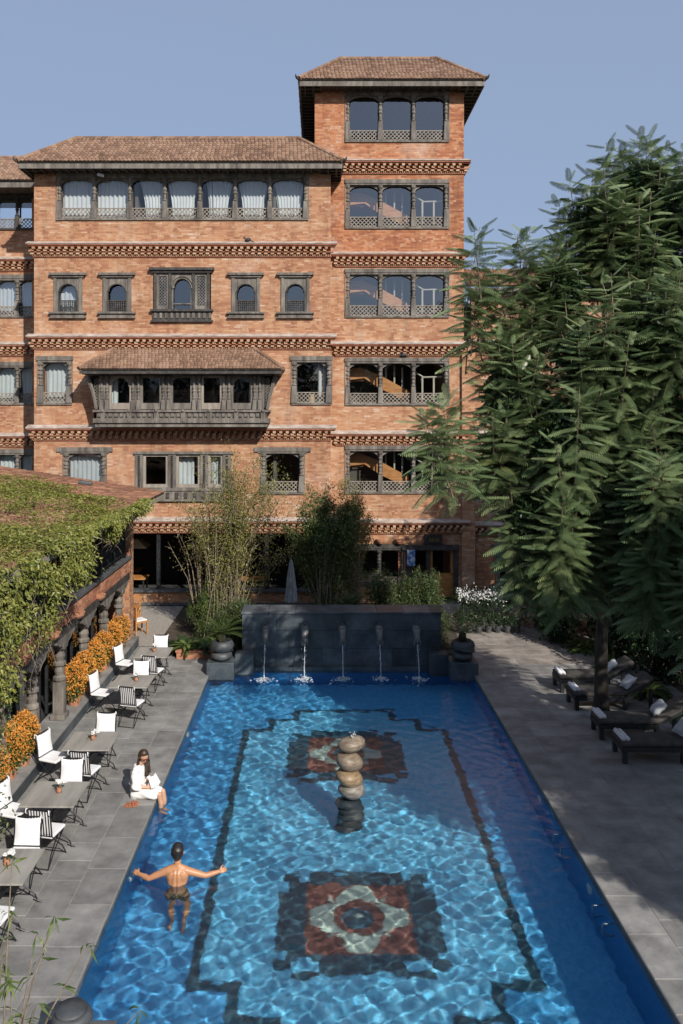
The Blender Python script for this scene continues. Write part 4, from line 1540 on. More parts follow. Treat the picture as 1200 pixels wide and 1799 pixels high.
# spouts and jets
for i, x in enumerate(SPX):
    nm = ['leftmost', 'second from the left', 'middle', 'second from the right', 'rightmost'][i]
    t = thing('water_spout', f'carved grey beast-head water spout on the fountain wall, {nm} of five', 'water spout', (x, FY, .95), 'spouts on the fountain wall')
    m = MB()
    m.tube([(x, FY - .0, 1.02), (x, FY - .12, 1.12), (x, FY - .25, 1.12), (x, FY - .36, 1.02), (x, FY - .44, .86), (x, FY - .46, .76)], [.10, .125, .12, .10, .085, .07], 10)
    m.build('neck', 'bronze', t, smooth=True)
    m = MB()
    m.ball((x, FY - .28, 1.17), (.07, .1, .07), 8, 6)
    m.tube([(x, FY - .2, 1.18), (x, FY - .24, 1.28), (x, FY - .3, 1.3)], [.04, .03, .012], 6)
    for s in (-1, 1):
        m.ball((x + s * .085, FY - .3, 1.08), (.03, .04, .045), 6, 5)
        m.tube([(x + s * .06, FY - .34, .9), (x + s * .08, FY - .44, .8), (x + s * .07, FY - .5, .72)], [.03, .03, .015], 6)
    m.build('crest', 'bronze', t, smooth=True, kind='stuff')
    j = MB()
    pts, rs = [], []
    n = 30
    for k in range(n + 1):
        q = k / n
        tt = q * .42
        pts.append((x + rnd.uniform(-.006, .006), FY - .47 - 1.95 * tt * .42 - .1 * q + rnd.uniform(-.01, .01), .78 - .6 * tt - 4.9 * tt * tt * .76 + .0))
        rs.append(.007 + .007 * rnd.random() + .005 * q)
    z_end = pts[-1][2]
    pts = [(p[0], p[1], .78 - (.78 - p[2]) * (.9 / (.78 - z_end))) for p in pts]
    j.tube(pts, rs, 6)
    for k in range(26):
        q = rnd.random()
        p = pts[int(q * n)]
        j.ball((p[0] + rnd.gauss(0, .02 + .03 * q), p[1] + rnd.gauss(0, .02), p[2]), rnd.uniform(.006, .013), 5, 4)
    j.build('water_jet', 'falling_water', t, smooth=True)
    sp = MB()
    ex, ey = pts[-1][0], pts[-1][1]
    for k in range(110):
        a = rnd.uniform(0, 6.28)
        r = abs(rnd.gauss(0, .13))
        sp.ball((ex + r * math.cos(a) * 1.2, ey + r * math.sin(a), -.118 + max(0, .1 * math.exp(-r * 9) * rnd.random())), (rnd.uniform(.012, .04), rnd.uniform(.012, .03), rnd.uniform(.006, .018)), 5, 4)
    sp.build('splash', 'falling_water', t, smooth=True, kind='stuff')

# ---------------------------------------------------------------- stacked boulders in the water
ca = thing('stacked_stones', 'tower of four rounded river boulders balanced in the middle of the pool', 'sculpture', (.6, 15.6, -1.4))
c = MB()
for k in range(5):
    c.ball((.6 + rnd.uniform(-.03, .03), 15.6, -1.3 + k * .24), (.27, .26, .16), 18, 10)
RECV.append(c.build('submerged_stone', 'pot_grey', ca, smooth=True))


def boulder(c, r, rot, m):
    mb = MB()
    mb.ball(c, r, 28, 18, rot)
    ctr = Vector(c)
    nv = []
    for p in mb.v:
        p = Vector(p)
        d = p - ctr
        f = 1 + .05 * math.sin(d.x * 9 + c[2] * 5) + .045 * math.cos(d.y * 8 + d.z * 11 + c[2] * 3) + .03 * math.sin(d.x * 14 - d.y * 12)
        nv.append(tuple(ctr + d * f))
    mb.v = nv
    o = mb.build('boulder', m, ca, smooth=True)
    RECV.append(o)


boulder((.62, 15.6, .03), (.26, .24, .17), (.0, .12, .3), 'boulder_grey')
boulder((.585, 15.6, .28), (.285, .25, .165), (.1, .34, .2), 'boulder_ochre')
boulder((.60, 15.6, .60), (.28, .24, .185), (.0, .3, .3), 'boulder_tan')
boulder((.63, 15.6, .93), (.275, .22, .145), (.0, -.12, .2), 'boulder_tan')
m = MB()
for k in range(16):
    m.ball((.66 + rnd.gauss(0, .04), 15.6 + rnd.gauss(0, .04), 1.08 + rnd.random() * .05), .012, 5, 4)
m.build('water_trickle', 'falling_water', ca, smooth=True)

# ---------------------------------------------------------------- paving
def paving(name, jm, x0, x1, y0, y1):
    return np_mesh(name, [(x0, y0, -.05), (x1, y0, -.05), (x1, y1, -.05), (x0, y1, -.05)] + [(x0, y0, -.006), (x1, y0, -.006), (x1, y1, -.006), (x0, y1, -.006)],
                   [(4, 5, 6, 7), (0, 1, 5, 4), (1, 2, 6, 5), (2, 3, 7, 6), (3, 0, 4, 7)], jm, kind='structure')


def slab(parent, x0, x1, y0, y1, m, z=0.0, gap=.007):
    dz = rnd.uniform(-.0015, .0015)
    mb = MB()
    g_ = .012
    a, b, c, d = x0 + gap, x1 - gap, y0 + gap, y1 - gap
    t = z + dz
    mb.add([(a, c, -.045), (b, c, -.045), (b, d, -.045), (a, d, -.045), (a, c, t - .004), (b, c, t - .004), (b, d, t - .004), (a, d, t - .004),
            (a + .006, c + .006, t), (b - .006, c + .006, t), (b - .006, d - .006, t), (a + .006, d - .006, t)],
           [(0, 1, 5, 4), (1, 2, 6, 5), (2, 3, 7, 6), (3, 0, 4, 7), (4, 5, 9, 8), (5, 6, 10, 9), (6, 7, 11, 10), (7, 4, 8, 11), (8, 9, 10, 11)])
    return mb.build('paving_slab', m, parent)


dl = paving('dining_deck', 'slate_joint', -5.76, PX0, 8, 25.3)
y = 8.0
while y < 25.2:                                           # long coping slabs beside the water
    L_ = rnd.choice((.95, 1.15, 1.3))
    slab(dl, -3.76, PX0 - .0, y, min(y + L_, 25.3), 'slate')
    y += L_
for xa, xb in ((-4.32, -3.76), (-4.9, -4.32), (-5.33, -4.9), (-5.75, -5.33)):
    y = 8.0 + rnd.uniform(-.3, .1)
    while y < 25.3:
        L_ = rnd.choice((.55, .57, .6)) if xa > -5 else .9
        if rnd.random() < .2:
            L_ *= 1.6
        slab(dl, xa, xb, max(y, 8), min(y + L_, 25.3), 'slate')
        y += L_
dr_ = paving('lounger_deck', 'slate_joint', PX1, 9.6, 8, 23.5)
cols = [PX1, 4.95, 5.75, 6.55, 7.35, 8.4, 9.6]
for i, (xa, xb) in enumerate(zip(cols[:-1], cols[1:])):
    y = 8.0 + (i % 2) * .3
    if i % 2:
        slab(dr_, xa, xb, 8.0, 8.3, 'slate')
    while y < 23.5:
        L_ = rnd.choice((.6, .62, .9))
        slab(dr_, xa, xb, y, min(y + L_, 23.5), 'slate')
        y += L_
dt = paving('back_terrace', 'slate_joint', 4.6, 8.9, 23.5, 31.3)
y = 23.5
r_ = 0
while y < 31.2:
    x = 4.6
    x2 = x + (.35 if r_ % 2 else .7)
    while x < 8.88:
        slab(dt, x, min(x2, 8.9), y, min(y + .5, 31.3), 'sand_paver')
        x, x2 = x2, x2 + rnd.choice((.6, .75, .9))
    y += .5
    r_ += 1
# ================================================================ LOW WING WITH THE VERANDA (left)
WX = -5.94
wing = thing('veranda_wing', 'low brick veranda wing with carved columns and a tiled roof along the left deck', 'building', (WX, 18, 0))
BZ0, BZ1 = 2.43, 2.87
MB().box(WX - .3, WX - .03, 8.5, 25.0, BZ0, BZ1).build('beam', 'mortar', wing)
bricks = []
for r in range(6):
    off = (r % 2) * .12
    k = 0
    while True:
        y = 24.98 - off - k * .245
        k += 1
        if y - .235 < 8.6:
            break
        bricks.append((y - .235, y, BZ0 + .01 + r * .0715))
tmpl = MB().box(-.03, .0, -.1175, .1175, -.0305, .0305)
tob = tmpl.build('brick', 'brick_part')
tb_mesh = tob.data
bpy.data.objects.remove(tob)
bricks.sort(key=lambda b: -b[0] if b[0] < 13 else b[0] - 40)
rest = MB()
for i, (a, b, z) in enumerate(bricks):
    if i < 300:
        o = link('brick', tb_mesh, wing)
        o.location = (WX + rnd.uniform(-.002, .006) - WX, (a + b) / 2 - 18, z + .031)
    else:
        rest.box(WX - .03, WX + rnd.uniform(-.002, .006), a, b, z, z + .061)
rest.build('brick', 'brick_part', wing, kind='stuff')
MB().box(WX - .5, WX + .07, 8.5, 25.0, BZ1 + .002, BZ1 + .07).build('ledge', 'slate_top', wing)
MB().box(WX - .36, WX + .02, 8.5, 24.9, BZ0 - .2, BZ0 - .003).build('lintel', 'wood_dark', wing)
brick_wall(wing, WX - .26, WX, 0.3, 4.5, [], 24.95, name='pier', m='brick_pale', thick=.2)
brick_wall(wing, 24.96, 25.45, 0.3, 4.5, [], WX, side='right', name='pier', m='brick_pale', thick=.25)
SS(wing, 'pier_foot', 'brick_part')(WX - .25, WX - .01, 24.96, 25.44, 0, .3)
# carved columns with capitals
CY = [13.2, 15.0, 16.8, 18.6, 20.5, 22.4, 24.1]
for y in CY:
    m = MB()
    x = WX - .12
    m.box(x - .17, x + .17, y - .17, y + .17, .3, .42)
    m.box(x - .12, x + .12, y - .12, y + .12, .42, 1.15)
    m.lathe([(.11, 1.15), (.15, 1.2), (.15, 1.26), (.10, 1.3), (.12, 1.4), (.10, 1.5), (.15, 1.54), (.15, 1.6), (.1, 1.64), (.13, 1.75), (.1, 1.86), (.14, 1.9), (.14, 1.95), (.1, 2.0)], (x, y, 0), 10)
    m.box(x - .15, x + .15, y - .16, y + .16, 2.0, 2.08)
    co = m.build('column', 'wood_grey', wing)
    c = MB()
    # stepped bracket capital spreading along the beam
    c.prism([(y - .7, 2.228), (y - .7, 2.18), (y - .52, 2.13), (y - .42, 2.06), (y - .22, 2.03), (y - .15, 1.93), (y + .15, 1.93), (y + .22, 2.03), (y + .42, 2.06), (y + .52, 2.13), (y + .7, 2.18), (y + .7, 2.228)], 'x', x - .1, x + .14)
    c.build('capital', 'wood_grey', co)
# balcony rail
rl = MB()
RX = WX - .1
rl.box(RX - .05, RX + .05, 8.6, 24.9, 3.62, 3.7)
rl.box(RX - .04, RX + .04, 8.6, 24.9, 3.05, 3.11)
ro = rl.build('balcony_rail', 'wood_black', wing)
k = 0
y = 8.7
while y < 24.95:
    MB().box(RX - .07, RX + .07, y - .06, y + .06, BZ1 + .072, 4.45).build('post', 'wood_black', ro)
    y += 1.32
y = 8.8
while y < 24.85:
    m = MB().lathe([(.018, 3.11), (.03, 3.2), (.02, 3.32), (.032, 3.42), (.02, 3.5), (.02, 3.62)], (RX, y, 0), 5)
    m.build('baluster', 'wood_black', ro)
    y += .135
# dark rooms behind
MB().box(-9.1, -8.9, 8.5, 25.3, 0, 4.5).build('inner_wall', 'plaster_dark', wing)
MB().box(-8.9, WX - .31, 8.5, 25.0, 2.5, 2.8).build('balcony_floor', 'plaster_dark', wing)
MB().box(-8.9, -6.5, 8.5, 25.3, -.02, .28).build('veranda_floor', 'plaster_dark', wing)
MB().box(-9.1, -6.21, 25.25, 25.44, 0, 4.5).build('end_wall', 'brick_part', wing)
for a, b in zip(CY[:-1], CY[1:]):
    m = MB()
    for yy in (a + .25, (a + b) / 2, b - .25):
        m.box(-6.48, -6.42, yy - .035, yy + .035, .3, 2.22)
    m.box(-6.47, -6.43, a + .25, b - .25, 2.15, 2.22)
    f = m.build('glazing_frame', 'wood_black', wing, kind='stuff')
    np_mesh('pane', [(-6.45, a + .25, .3), (-6.45, b - .25, .3), (-6.45, b - .25, 2.2), (-6.45, a + .25, 2.2)], [(0, 1, 2, 3)], 'glass', wing)
# kerb of the flower strip
kb = thing('flower_strip_kerb', 'low dark slate kerb under the columns, edging the strip of orange flowers', 'kerb', (WX, 18, 0))
y = 8.6
while y < 25.3:
    L_ = rnd.choice((.9, 1.1, 1.3))
    y2 = min(y + L_, 25.45)
    MB().box(-5.88, -5.762, y + .004, y2 - .004, -.03, .235).build('kerb_stone', 'slate_block', kb, bevel=.006)
    MB().box(-6.4, -5.745, y + .004, y2 - .004, .237, .29).build('kerb_slab', 'slate', kb, bevel=.006)
    y = y2
# terracotta wall lamps above the columns
for i, yy in enumerate((15.9, 17.7, 19.55, 21.45)):
    m = MB()
    n = 12
    prof = [(.0001, .0), (.09, .02), (.15, .08), (.18, .17)]
    m.lathe(prof[::-1], (WX + .02, yy, 2.36), 14, sx=1, sy=1)
    m.build('wall_lamp', 'terracotta', None, label=f'terracotta bowl lamp on the veranda beam, {["nearest", "second nearest", "second farthest", "farthest"][i]} of the four', category='wall lamp', group='bowl lamps under the veranda beam')
for i, (x, nm) in enumerate(((668, 'left'), (701, 'right'))):
    MB().lathe([(.19, .2), (.17, .12), (.1, .02), (.001, 0)], (tx(x), YT - .14, tz(955)), 14).build(
        'wall_lamp', 'terracotta', None, label=f'{nm} terracotta bowl lamp over the ground floor arches beside the hotel door', category='wall lamp', group='bowl lamps by the hotel door')
# roof
E0, E1, R1, R0 = (-5.2, 26.75, 4.73), (-5.2, 8.0, 4.73), (-12.8, 8.0, 5.9), (-12.8, 26.75, 5.9)
so, M_, tl, tw = slope(wing, E0, E1, R1, R0, w=.23, l=.27, name='roof', parts=1, lift=.035)
M_[:, :3, 2] *= .55
far = np.argsort(-(M_[:, 1, 3]) + .8 * np.abs(M_[:, 0, 3] + 6.2))
pick, others = far[:300], far[300:]
tv = []
for v in range(5):
    tv.append(bpy.data.meshes.new('roof_tile'))
    tv[-1].from_pydata([tuple(p) for p in PIPE_V * np.array([1, rnd.uniform(.94, 1.02), 1])], [], [tuple(int(q) for q in f) for f in PIPE_F])
    tv[-1].materials.append(MAT['tile_part'])
oo = origin_of(so)
for i in pick:
    o = link('roof_tile', rnd.choice(tv), so)
    Mi = Matrix([list(r) for r in M_[i]])
    Mi.translation = Mi.translation - oo
    o.matrix_local = Mi @ Matrix.Rotation(rnd.uniform(-.02, .02), 4, 'Z')
V, F, Rv = inst_mesh(PIPE_V, PIPE_F, M_[others], rng.random(len(others)))
np_mesh('roof_tile', V, F, 'tile_side', so, Rv, kind='stuff')
MB().prism([(-5.18, 4.62), (-12.8, 5.79), (-12.8, 5.92), (-5.18, 4.76)], 'y', 26.76, 26.8).build('rake_board', 'wood_pale', so)
MB().box(-5.19, -5.15, 8, 26.75, 4.58, 4.70).build('fascia_board', 'wood_pale', so)
m = MB()
y = 8.2
while y < 26.6:
    m.prism([(-5.25, 4.6), (-6.4, 4.77), (-6.4, 4.69), (-5.25, 4.52)], 'y', y, y + .07)
    y += .5
m.build('rafter', 'wood_dark', so, kind='stuff')
MB().obox((-7.45, 25.4, 5.19), (.42, .3, .1), (0, .16, .2)).build('roof_vent', 'pot_grey', so, bevel=.02)

# ---- the climber over it
def roofz(x):
    return 4.73 + (-5.2 - x) * .154
n = 120000
P = np.stack([rng.uniform(-12.8, -5.05, n), rng.uniform(8, 25.9, n), np.zeros(n)], 1)
def vnoise(x, y, s, seed):
    r_ = np.random.default_rng(seed)
    o = np.zeros_like(x)
    for i in range(6):
        a = r_.uniform(0, 6.28); k = s * r_.uniform(.6, 1.8)
        o += np.sin(k * (x * np.cos(a) + y * np.sin(a)) + r_.uniform(0, 6.28))
    return o / 2.4
dens = .35 + .5 * vnoise(P[:, 0], P[:, 1], 1.6, 5) + .35 * vnoise(P[:, 0], P[:, 1], 5, 6)
edge = np.clip((21.9 + np.clip((-P[:, 0] - 5.6) * 1.1, 0, 3.2) - P[:, 1] + .7 * vnoise(P[:, 0], P[:, 1] * 0, 2.5, 9)) / 1.3, -1, 1)
near = np.clip((-P[:, 0] - 5.0) / 3, 0, 1)
keep = rng.random(n) < np.clip(dens + .45 - .25 * near, .1, 1) * np.clip(edge, 0, 1)
P = P[keep]
hh = .05 + .12 * np.clip(vnoise(P[:, 0], P[:, 1], 2.2, 8) + .5, 0, 2) * (1 - .3 * np.clip((P[:, 1] - 20) / 4, 0, 1))
P[:, 2] = roofz(P[:, 0]) + .05 + hh * rng.random(len(P)) ** .6
vine = thing('climbing_vine', 'yellow-green creeper spreading over the veranda roof and hanging from its eave', 'vine', (-6.5, 15, 2.5))
D = rng.normal(size=(len(P), 3)) * np.array([1, 1, .35]) + np.array([.3, -.3, .0])
leaves('foliage', P, D, .085, 'leaf_vine', vine, kind='stuff')
# hanging curtain
n = 30000
y = rng.uniform(8.5, 23.6, n)
hang = np.clip(.32 + np.clip(18.2 - y, 0, 9) * .37 + .3 * vnoise(y, y * 0, 3, 11) + .22 * vnoise(y, y * 0, 9, 12), .1, 3.2)
t = rng.random(n) ** 1.15
x = -5.12 + .33 * np.sin(t * 3) * (.5 + .5 * vnoise(y, t * 2, 3, 13)) + rng.normal(size=n) * .1 - .15 * t
P = np.stack([x, y, roofz(-5.2) + .15 - t * hang], 1)
g_ = vnoise(y * 1.0, t * hang * 1.0, 6, 14)
k_ = g_ > -.55 + .8 * t * .6
P = P[k_]
D = rng.normal(size=(len(P), 3)) * .7 + np.array([.5, -.1, -.6])
leaves('foliage', P, D, .085, 'leaf_vine', vine, N=rng.normal(size=(len(P), 3)) * .5 + np.array([.8, -.5, .5]), kind='stuff')
m = MB()
for i in range(70):
    yy = rnd.uniform(9.5, 23)
    h = .35 + max(0, 18.2 - yy) * .4 + rnd.uniform(-.2, .6)
    pts = []
    xx = -5.1
    for k in range(7):
        pts.append((xx + .12 * math.sin(k * 1.3 + i), yy + .12 * math.sin(k * .9 + i * 2) + .05 * k, 4.8 - h * k / 6))
    m.tube(pts, .005, 4, False)
m.build('stem', 'twig', vine, kind='stuff')
# tangled darker creeper at the near left, hanging to the deck
n = 9000
y = rng.uniform(9.5, 13.6, n)
zz = rng.uniform(.5, 3.9, n)
P = np.stack([-5.35 + rng.normal(size=n) * .16 + .1 * np.sin(y * 3 + zz), y, zz], 1)
kk = vnoise(y, zz, 4, 15) > .0 + .25 * (3.0 - zz) + np.clip(y - 12.4, 0, 2) * .5
P = P[kk]
leaves('foliage', P, rng.normal(size=(len(P), 3)) + np.array([.3, 0, -.5]), .085, 'leaf_green', vine, kind='stuff')
# ================================================================ DINING FURNITURE
ORD = ['nearest', 'second nearest', 'middle', 'second farthest', 'farthest']
TBL = [(-4.66, 11.72), (-4.62, 13.94), (-4.63, 16.2), (-4.64, 19.8), (-4.62, 22.2)]


def make_table():
    t = thing('dining_table', 'x', 'table', (0, 0, 0), 'stone-topped tables along the left side of the pool')
    MB().box(-.47, .47, -.46, .46, .722, .75).build('table_top', 'table_stone', t, bevel=.005)
    for y in (-.34, .34):
        m = MB()
        for s in (-1, 1):
            m.tube([(s * .4, y, .01), (s * .36, y, .12), (-s * .1, y, .48), (-s * .3, y, .718)], .013, 6)
            m.tube([(s * .46, y, .008), (s * .34, y, .06)], .014, 6)
        m.tube([(-.3, y, .71), (.3, y, .71)], .012, 6)
        m.build('leg_frame', 'black_metal', t)
    m = MB()
    m.tube([(0, -.34, .37), (0, .34, .37)], .011, 6)
    for s in (-1, 1):
        m.tube([(s * .2, -.34, .2), (s * .2, 0, .36), (s * .2, .34, .2)], .009, 6)
    m.build('stretcher', 'black_metal', t, kind='stuff')
    return t


def make_chair():
    """local: the sitter looks along +Y, seat 0.45 high"""
    t = thing('garden_chair', 'x', 'chair', (0, 0, 0), 'black slatted chairs with white cushions round the stone tables')
    for s in (-1, 1):
        m = MB()
        x = s * .215
        m.tube([(x, .25, .0), (x, .12, .2), (x, -.14, .43), (x, -.2, .5), (x, -.26, .92)], .011, 6)
        m.tube([(x * .92, -.3, .0), (x * .92, -.1, .22), (x * .92, .2, .44)], .011, 6)
        m.build('leg', 'black_metal', t)
    m = MB()
    for y in (.25, -.3):
        m.tube([(-.21, y, .015), (.21, y, .015)], .009, 5)
    m.tube([(-.2, .2, .44), (.2, .2, .44)], .01, 5)
    m.build('stretcher', 'black_metal', t, kind='stuff')
    m = MB()
    m.tube([(-.215, -.26, .9), (-.17, -.265, .945), (.17, -.265, .945), (.215, -.26, .9)], .012, 6)
    m.tube([(-.21, -.2, .5), (.21, -.2, .5)], .01, 6)
    for i in range(8):
        x = -.175 + i * .05
        m.add([(x - .009, -.205, .5), (x + .009, -.205, .5), (x + .009, -.27, .945), (x - .009, -.27, .945), (x - .009, -.2, .5), (x + .009, -.2, .5), (x + .009, -.265, .945), (x - .009, -.265, .945)],
              [(0, 1, 2, 3), (7, 6, 5, 4), (0, 3, 7, 4), (1, 5, 6, 2)])
    m.build('backrest', 'black_metal', t)
    m = MB()
    for i in range(8):
        y = -.17 + i * .052
        m.box(-.2, .2, y, y + .034, .44, .45)
    m.build('seat', 'black_metal', t)
    MB().box(-.22, .22, -.2, .23, .455, .505).build('seat_cushion', 'white_fabric', t, bevel=.02)
    m = MB()
    nx_, nz_ = 8, 8
    vs, fs = [], []
    for f_ in (0, 1):
        for j in range(nz_ + 1):
            for i in range(nx_ + 1):
                u, v = i / nx_, j / nz_
                bulge = (math.sin(math.pi * u) * math.sin(math.pi * v)) ** .5 * .035
                px_, pz = (-.205 + .41 * u) * (1 - .05 * math.sin(math.pi * v)), .53 + .41 * v - .02 * math.sin(math.pi * u) * (1 if j == nz_ else 0)
                yc = -.19 - (pz - .5) * .145 + .003
                vs.append((px_, yc + (bulge + .012 if f_ else -.002 - .2 * bulge), pz))
        o = f_ * (nx_ + 1) * (nz_ + 1)
        for j in range(nz_):
            for i in range(nx_):
                q = (o + j * (nx_ + 1) + i, o + j * (nx_ + 1) + i + 1, o + (j + 1) * (nx_ + 1) + i + 1, o + (j + 1) * (nx_ + 1) + i)
                fs.append(q if not f_ else q[::-1])
    m.add(vs, fs)
    for s in (-1, 1):
        m.tube([(s * .19, -.24, .93), (s * .2, -.285, .965), (s * .21, -.29, .9), (s * .2, -.25, .86)], .01, 5)
    m.build('back_cushion', 'white_fabric', t, smooth=True)
    return t


t0, c0 = make_table(), make_chair()
for i, (x, y) in enumerate(TBL):
    o = dup(t0, None, (x, y, 0), rnd.uniform(-.02, .02), f'stone-topped black metal table beside the pool, {ORD[i]} of the five' + (', cut by the picture edge' if i == 0 else ''))
    # far side (faces the camera), near side (back to the camera), planter side
    dup(c0, None, (x + rnd.uniform(-.02, .12), y + .74 + rnd.uniform(-.03, .05), 0), math.pi + rnd.uniform(-.08, .08), f'white-cushioned chair on the far side of the {ORD[i]} stone table')
    dup(c0, None, (x + (.16 if i == 0 else .12 + rnd.uniform(-.03, .08)), y - .72 + rnd.uniform(-.05, .02), 0), rnd.uniform(-.32, -.1), f'chair with striped back to the camera, near side of the {ORD[i]} stone table')
    dup(c0, None, (x - .72 + rnd.uniform(-.03, .02), y - .12 + rnd.uniform(-.05, .08), 0), -math.pi / 2 - .25 + rnd.uniform(-.1, .1), f'black metal chair on the flower strip side of the {ORD[i]} stone table')
    ps = (x + rnd.uniform(.0, .1), y + rnd.uniform(-.02, .05), .751)
    v = thing('flower_pot', f'small red-brown pot of white flowers on the {ORD[i]} table', 'flower pot', ps, 'pots of white flowers on the tables')
    MB().lathe([(.025, 0), (.042, .02), (.048, .05), (.036, .085), (.044, .1), (.034, .1), (.03, .08)], ps, 12).build('pot', 'terracotta', v, smooth=True)
    st = MB()
    pe = []
    for k in range(5):
        a = rnd.uniform(0, 6.28)
        e = (ps[0] + .06 * math.cos(a) + .04, ps[1] + .06 * math.sin(a), ps[2] + rnd.uniform(.15, .24))
        st.tube([(ps[0], ps[1], ps[2] + .08), ((ps[0] + e[0]) / 2, (ps[1] + e[1]) / 2, e[2] - .03), e], .004, 4)
        pe.append(e)
    st.build('stem', 'leaf_green', v)
    fl = MB()
    for e in pe:
        for k in range(6):
            a = k * 1.05
            fl.ball((e[0] + .024 * math.cos(a), e[1] + .024 * math.sin(a), e[2] + rnd.uniform(-.01, .01)), (.022, .022, .012), 6, 4)
    fl.build('blossom', 'white_petal', v)
    P = np.tile(np.array([ps[0], ps[1], ps[2] + .09]), (8, 1))
    leaves('leaf', P, rng.normal(size=(8, 3)) + np.array([0, 0, .8]), .14, 'leaf_dark', v, long=True)
drop(t0)
drop(c0)

# ================================================================ SUN LOUNGERS (right)
def make_lounger():
    t = thing('sun_lounger', 'x', 'sun lounger', (0, 0, 0), 'dark loungers under the tree on the right deck')
    m = MB()
    for y in (-.33, .27):
        m.box(0, 1.35, y, y + .06, .24, .34)
    m.box(.0, .06, -.27, .27, .24, .34)
    m.box(1.3, 1.36, -.27, .27, .24, .34)
    m.build('frame', 'wood_black', t, bevel=.006)
    for x in (.02, 1.25):
        for y in (-.34, .25):
            MB().box(x, x + .09, y, y + .09, 0, .24).build('leg', 'wood_black', t)
    for x in (1.9,):
        for y in (-.33, .26):
            MB().box(x, x + .07, y, y + .07, 0, .5).build('leg', 'wood_black', t)
    m = MB()
    for y in (-.33, .27):
        m.add([(1.3, y, .3), (1.3, y, .36), (1.98, y, .72), (1.98, y, .66), (1.3, y + .06, .3), (1.3, y + .06, .36), (1.98, y + .06, .72), (1.98, y + .06, .66)],
              [(0, 1, 2, 3), (7, 6, 5, 4), (0, 4, 5, 1), (1, 5, 6, 2), (2, 6, 7, 3), (3, 7, 4, 0)])
    m.box(1.92, 1.98, -.27, .27, .64, .7)
    m.build('back_frame', 'wood_black', t)
    m = MB()
    n = 24
    vs, fs = [], []
    for i in range(n + 1):
        u = i / n * 1.98
        z = .345 + (max(0, u - 1.3)) * .53
        for y, dz in ((-.31, 0), (-.32, .06), (-.29, .09), (0, .1 + .006 * math.sin(u * 14)), (.29, .09), (.32, .06), (.31, 0)):
            vs.append((u + .01, y, z + dz + .004 * math.sin(u * 23 + y * 9)))
    for i in range(n):
        for k in range(6):
            a = i * 7 + k
            fs.append((a, a + 1, a + 8, a + 7))
        fs.append((i * 7 + 6, i * 7, i * 7 + 7, i * 7 + 13))
    fs += [tuple(range(6, -1, -1)), tuple(n * 7 + k for k in range(7))]
    m.add(vs, fs)
    m.build('mattress', 'mattress_cloth', t, smooth=True)
    return t


def pillow(label, loc, rot, m='grey_fabric'):
    mb = MB()
    n = 10
    vs, fs = [], []
    for s in (1, -1):
        for j in range(n + 1):
            for i in range(n + 1):
                u, v = i / n * 2 - 1, j / n * 2 - 1
                h = .075 * max(0, (1 - u ** 4) * (1 - v ** 4)) ** .6
                pinch = 1 - .07 * (1 - abs(u * v))
                vs.append((u * .2 * pinch + .004 * math.sin(v * 9), v * .2 * pinch, s * h + .008 * math.sin(u * 7 + v * 5)))
        o = 0 if s == 1 else (n + 1) ** 2
        for j in range(n):
            for i in range(n):
                q = (o + j * (n + 1) + i, o + j * (n + 1) + i + 1, o + (j + 1) * (n + 1) + i + 1, o + (j + 1) * (n + 1) + i)
                fs.append(q if s == 1 else q[::-1])
    mb.add(vs, fs)
    o = mb.build('pillow', m, None, smooth=True, label=label, category='pillow', group='pillows on the loungers')
    o.location = loc
    o.rotation_euler = rot
    return o


l0 = make_lounger()
LN = ['farthest', 'second farthest', 'second nearest', 'nearest']
for i, (x, y) in enumerate(((6.36, 21.42), (6.34, 20.15), (6.35, 18.38), (6.4, 17.15))):
    dup(l0, None, (x, y, 0), rnd.uniform(-.03, .03), f'dark wooden sun lounger with a brown mattress on the right deck, {LN[i]} of four')
    pillow(f'pale grey pillow leaning on the back of the {LN[i]} lounger', (x + 1.46, y + rnd.uniform(-.04, .04), .62), (rnd.uniform(-.15, .15), -.75, rnd.uniform(-.3, .3)))
    tw_ = thing('rolled_towel', f'rolled white towel with grey stripes at the foot of the {LN[i]} lounger', 'towel', (x + .12, y, .44), 'rolled towels on the loungers')
    MB().tube([(x + .06, y - .24, .49), (x + .06, y + .24, .49)], .05, 12).build('roll', 'white_fabric', tw_, smooth=True)
    MB().tube([(x + .15, y - .24, .485), (x + .15, y + .24, .485)], .045, 12).build('roll', 'white_fabric', tw_, smooth=True)
    s_ = MB()
    for k in (-.16, -.05, .06, .17):
        s_.tube([(x + .06, y + k, .49), (x + .06, y + k + .03, .49)], .052, 12)
        s_.tube([(x + .15, y + k, .485), (x + .15, y + k + .03, .485)], .047, 12)
    s_.build('stripe', 'grey_fabric', tw_, kind='stuff')
drop(l0)

# ================================================================ CAFE SET, PARASOL, SMALL THINGS
def cafe_chair(label, loc, rz):
    t = thing('wooden_chair', label, 'chair', (0, 0, 0), 'wooden chairs on the gravel')
    for x in (-.2, .2):
        for y in (-.2, .2):
            MB().box(x - .022, x + .022, y - .022, y + .022, 0, .43 if y > 0 else .93).build('leg', 'orange_wood', t)
    m = MB()
    m.box(-.2, .2, -.215, -.185, .86, .93)
    m.box(-.2, .2, -.215, -.185, .55, .6)
    for k in range(5):
        m.box(-.16 + k * .075, -.14 + k * .075, -.21, -.19, .6, .86)
    m.build('backrest', 'orange_wood', t)
    MB().box(-.22, .22, -.18, .22, .405, .45).build('seat', 'orange_wood', t)
    MB().box(-.2, .2, -.17, .2, .452, .5).build('seat_cushion', 'white_fabric', t, bevel=.015)
    t.location = loc
    t.rotation_euler = (0, 0, rz)
    return t


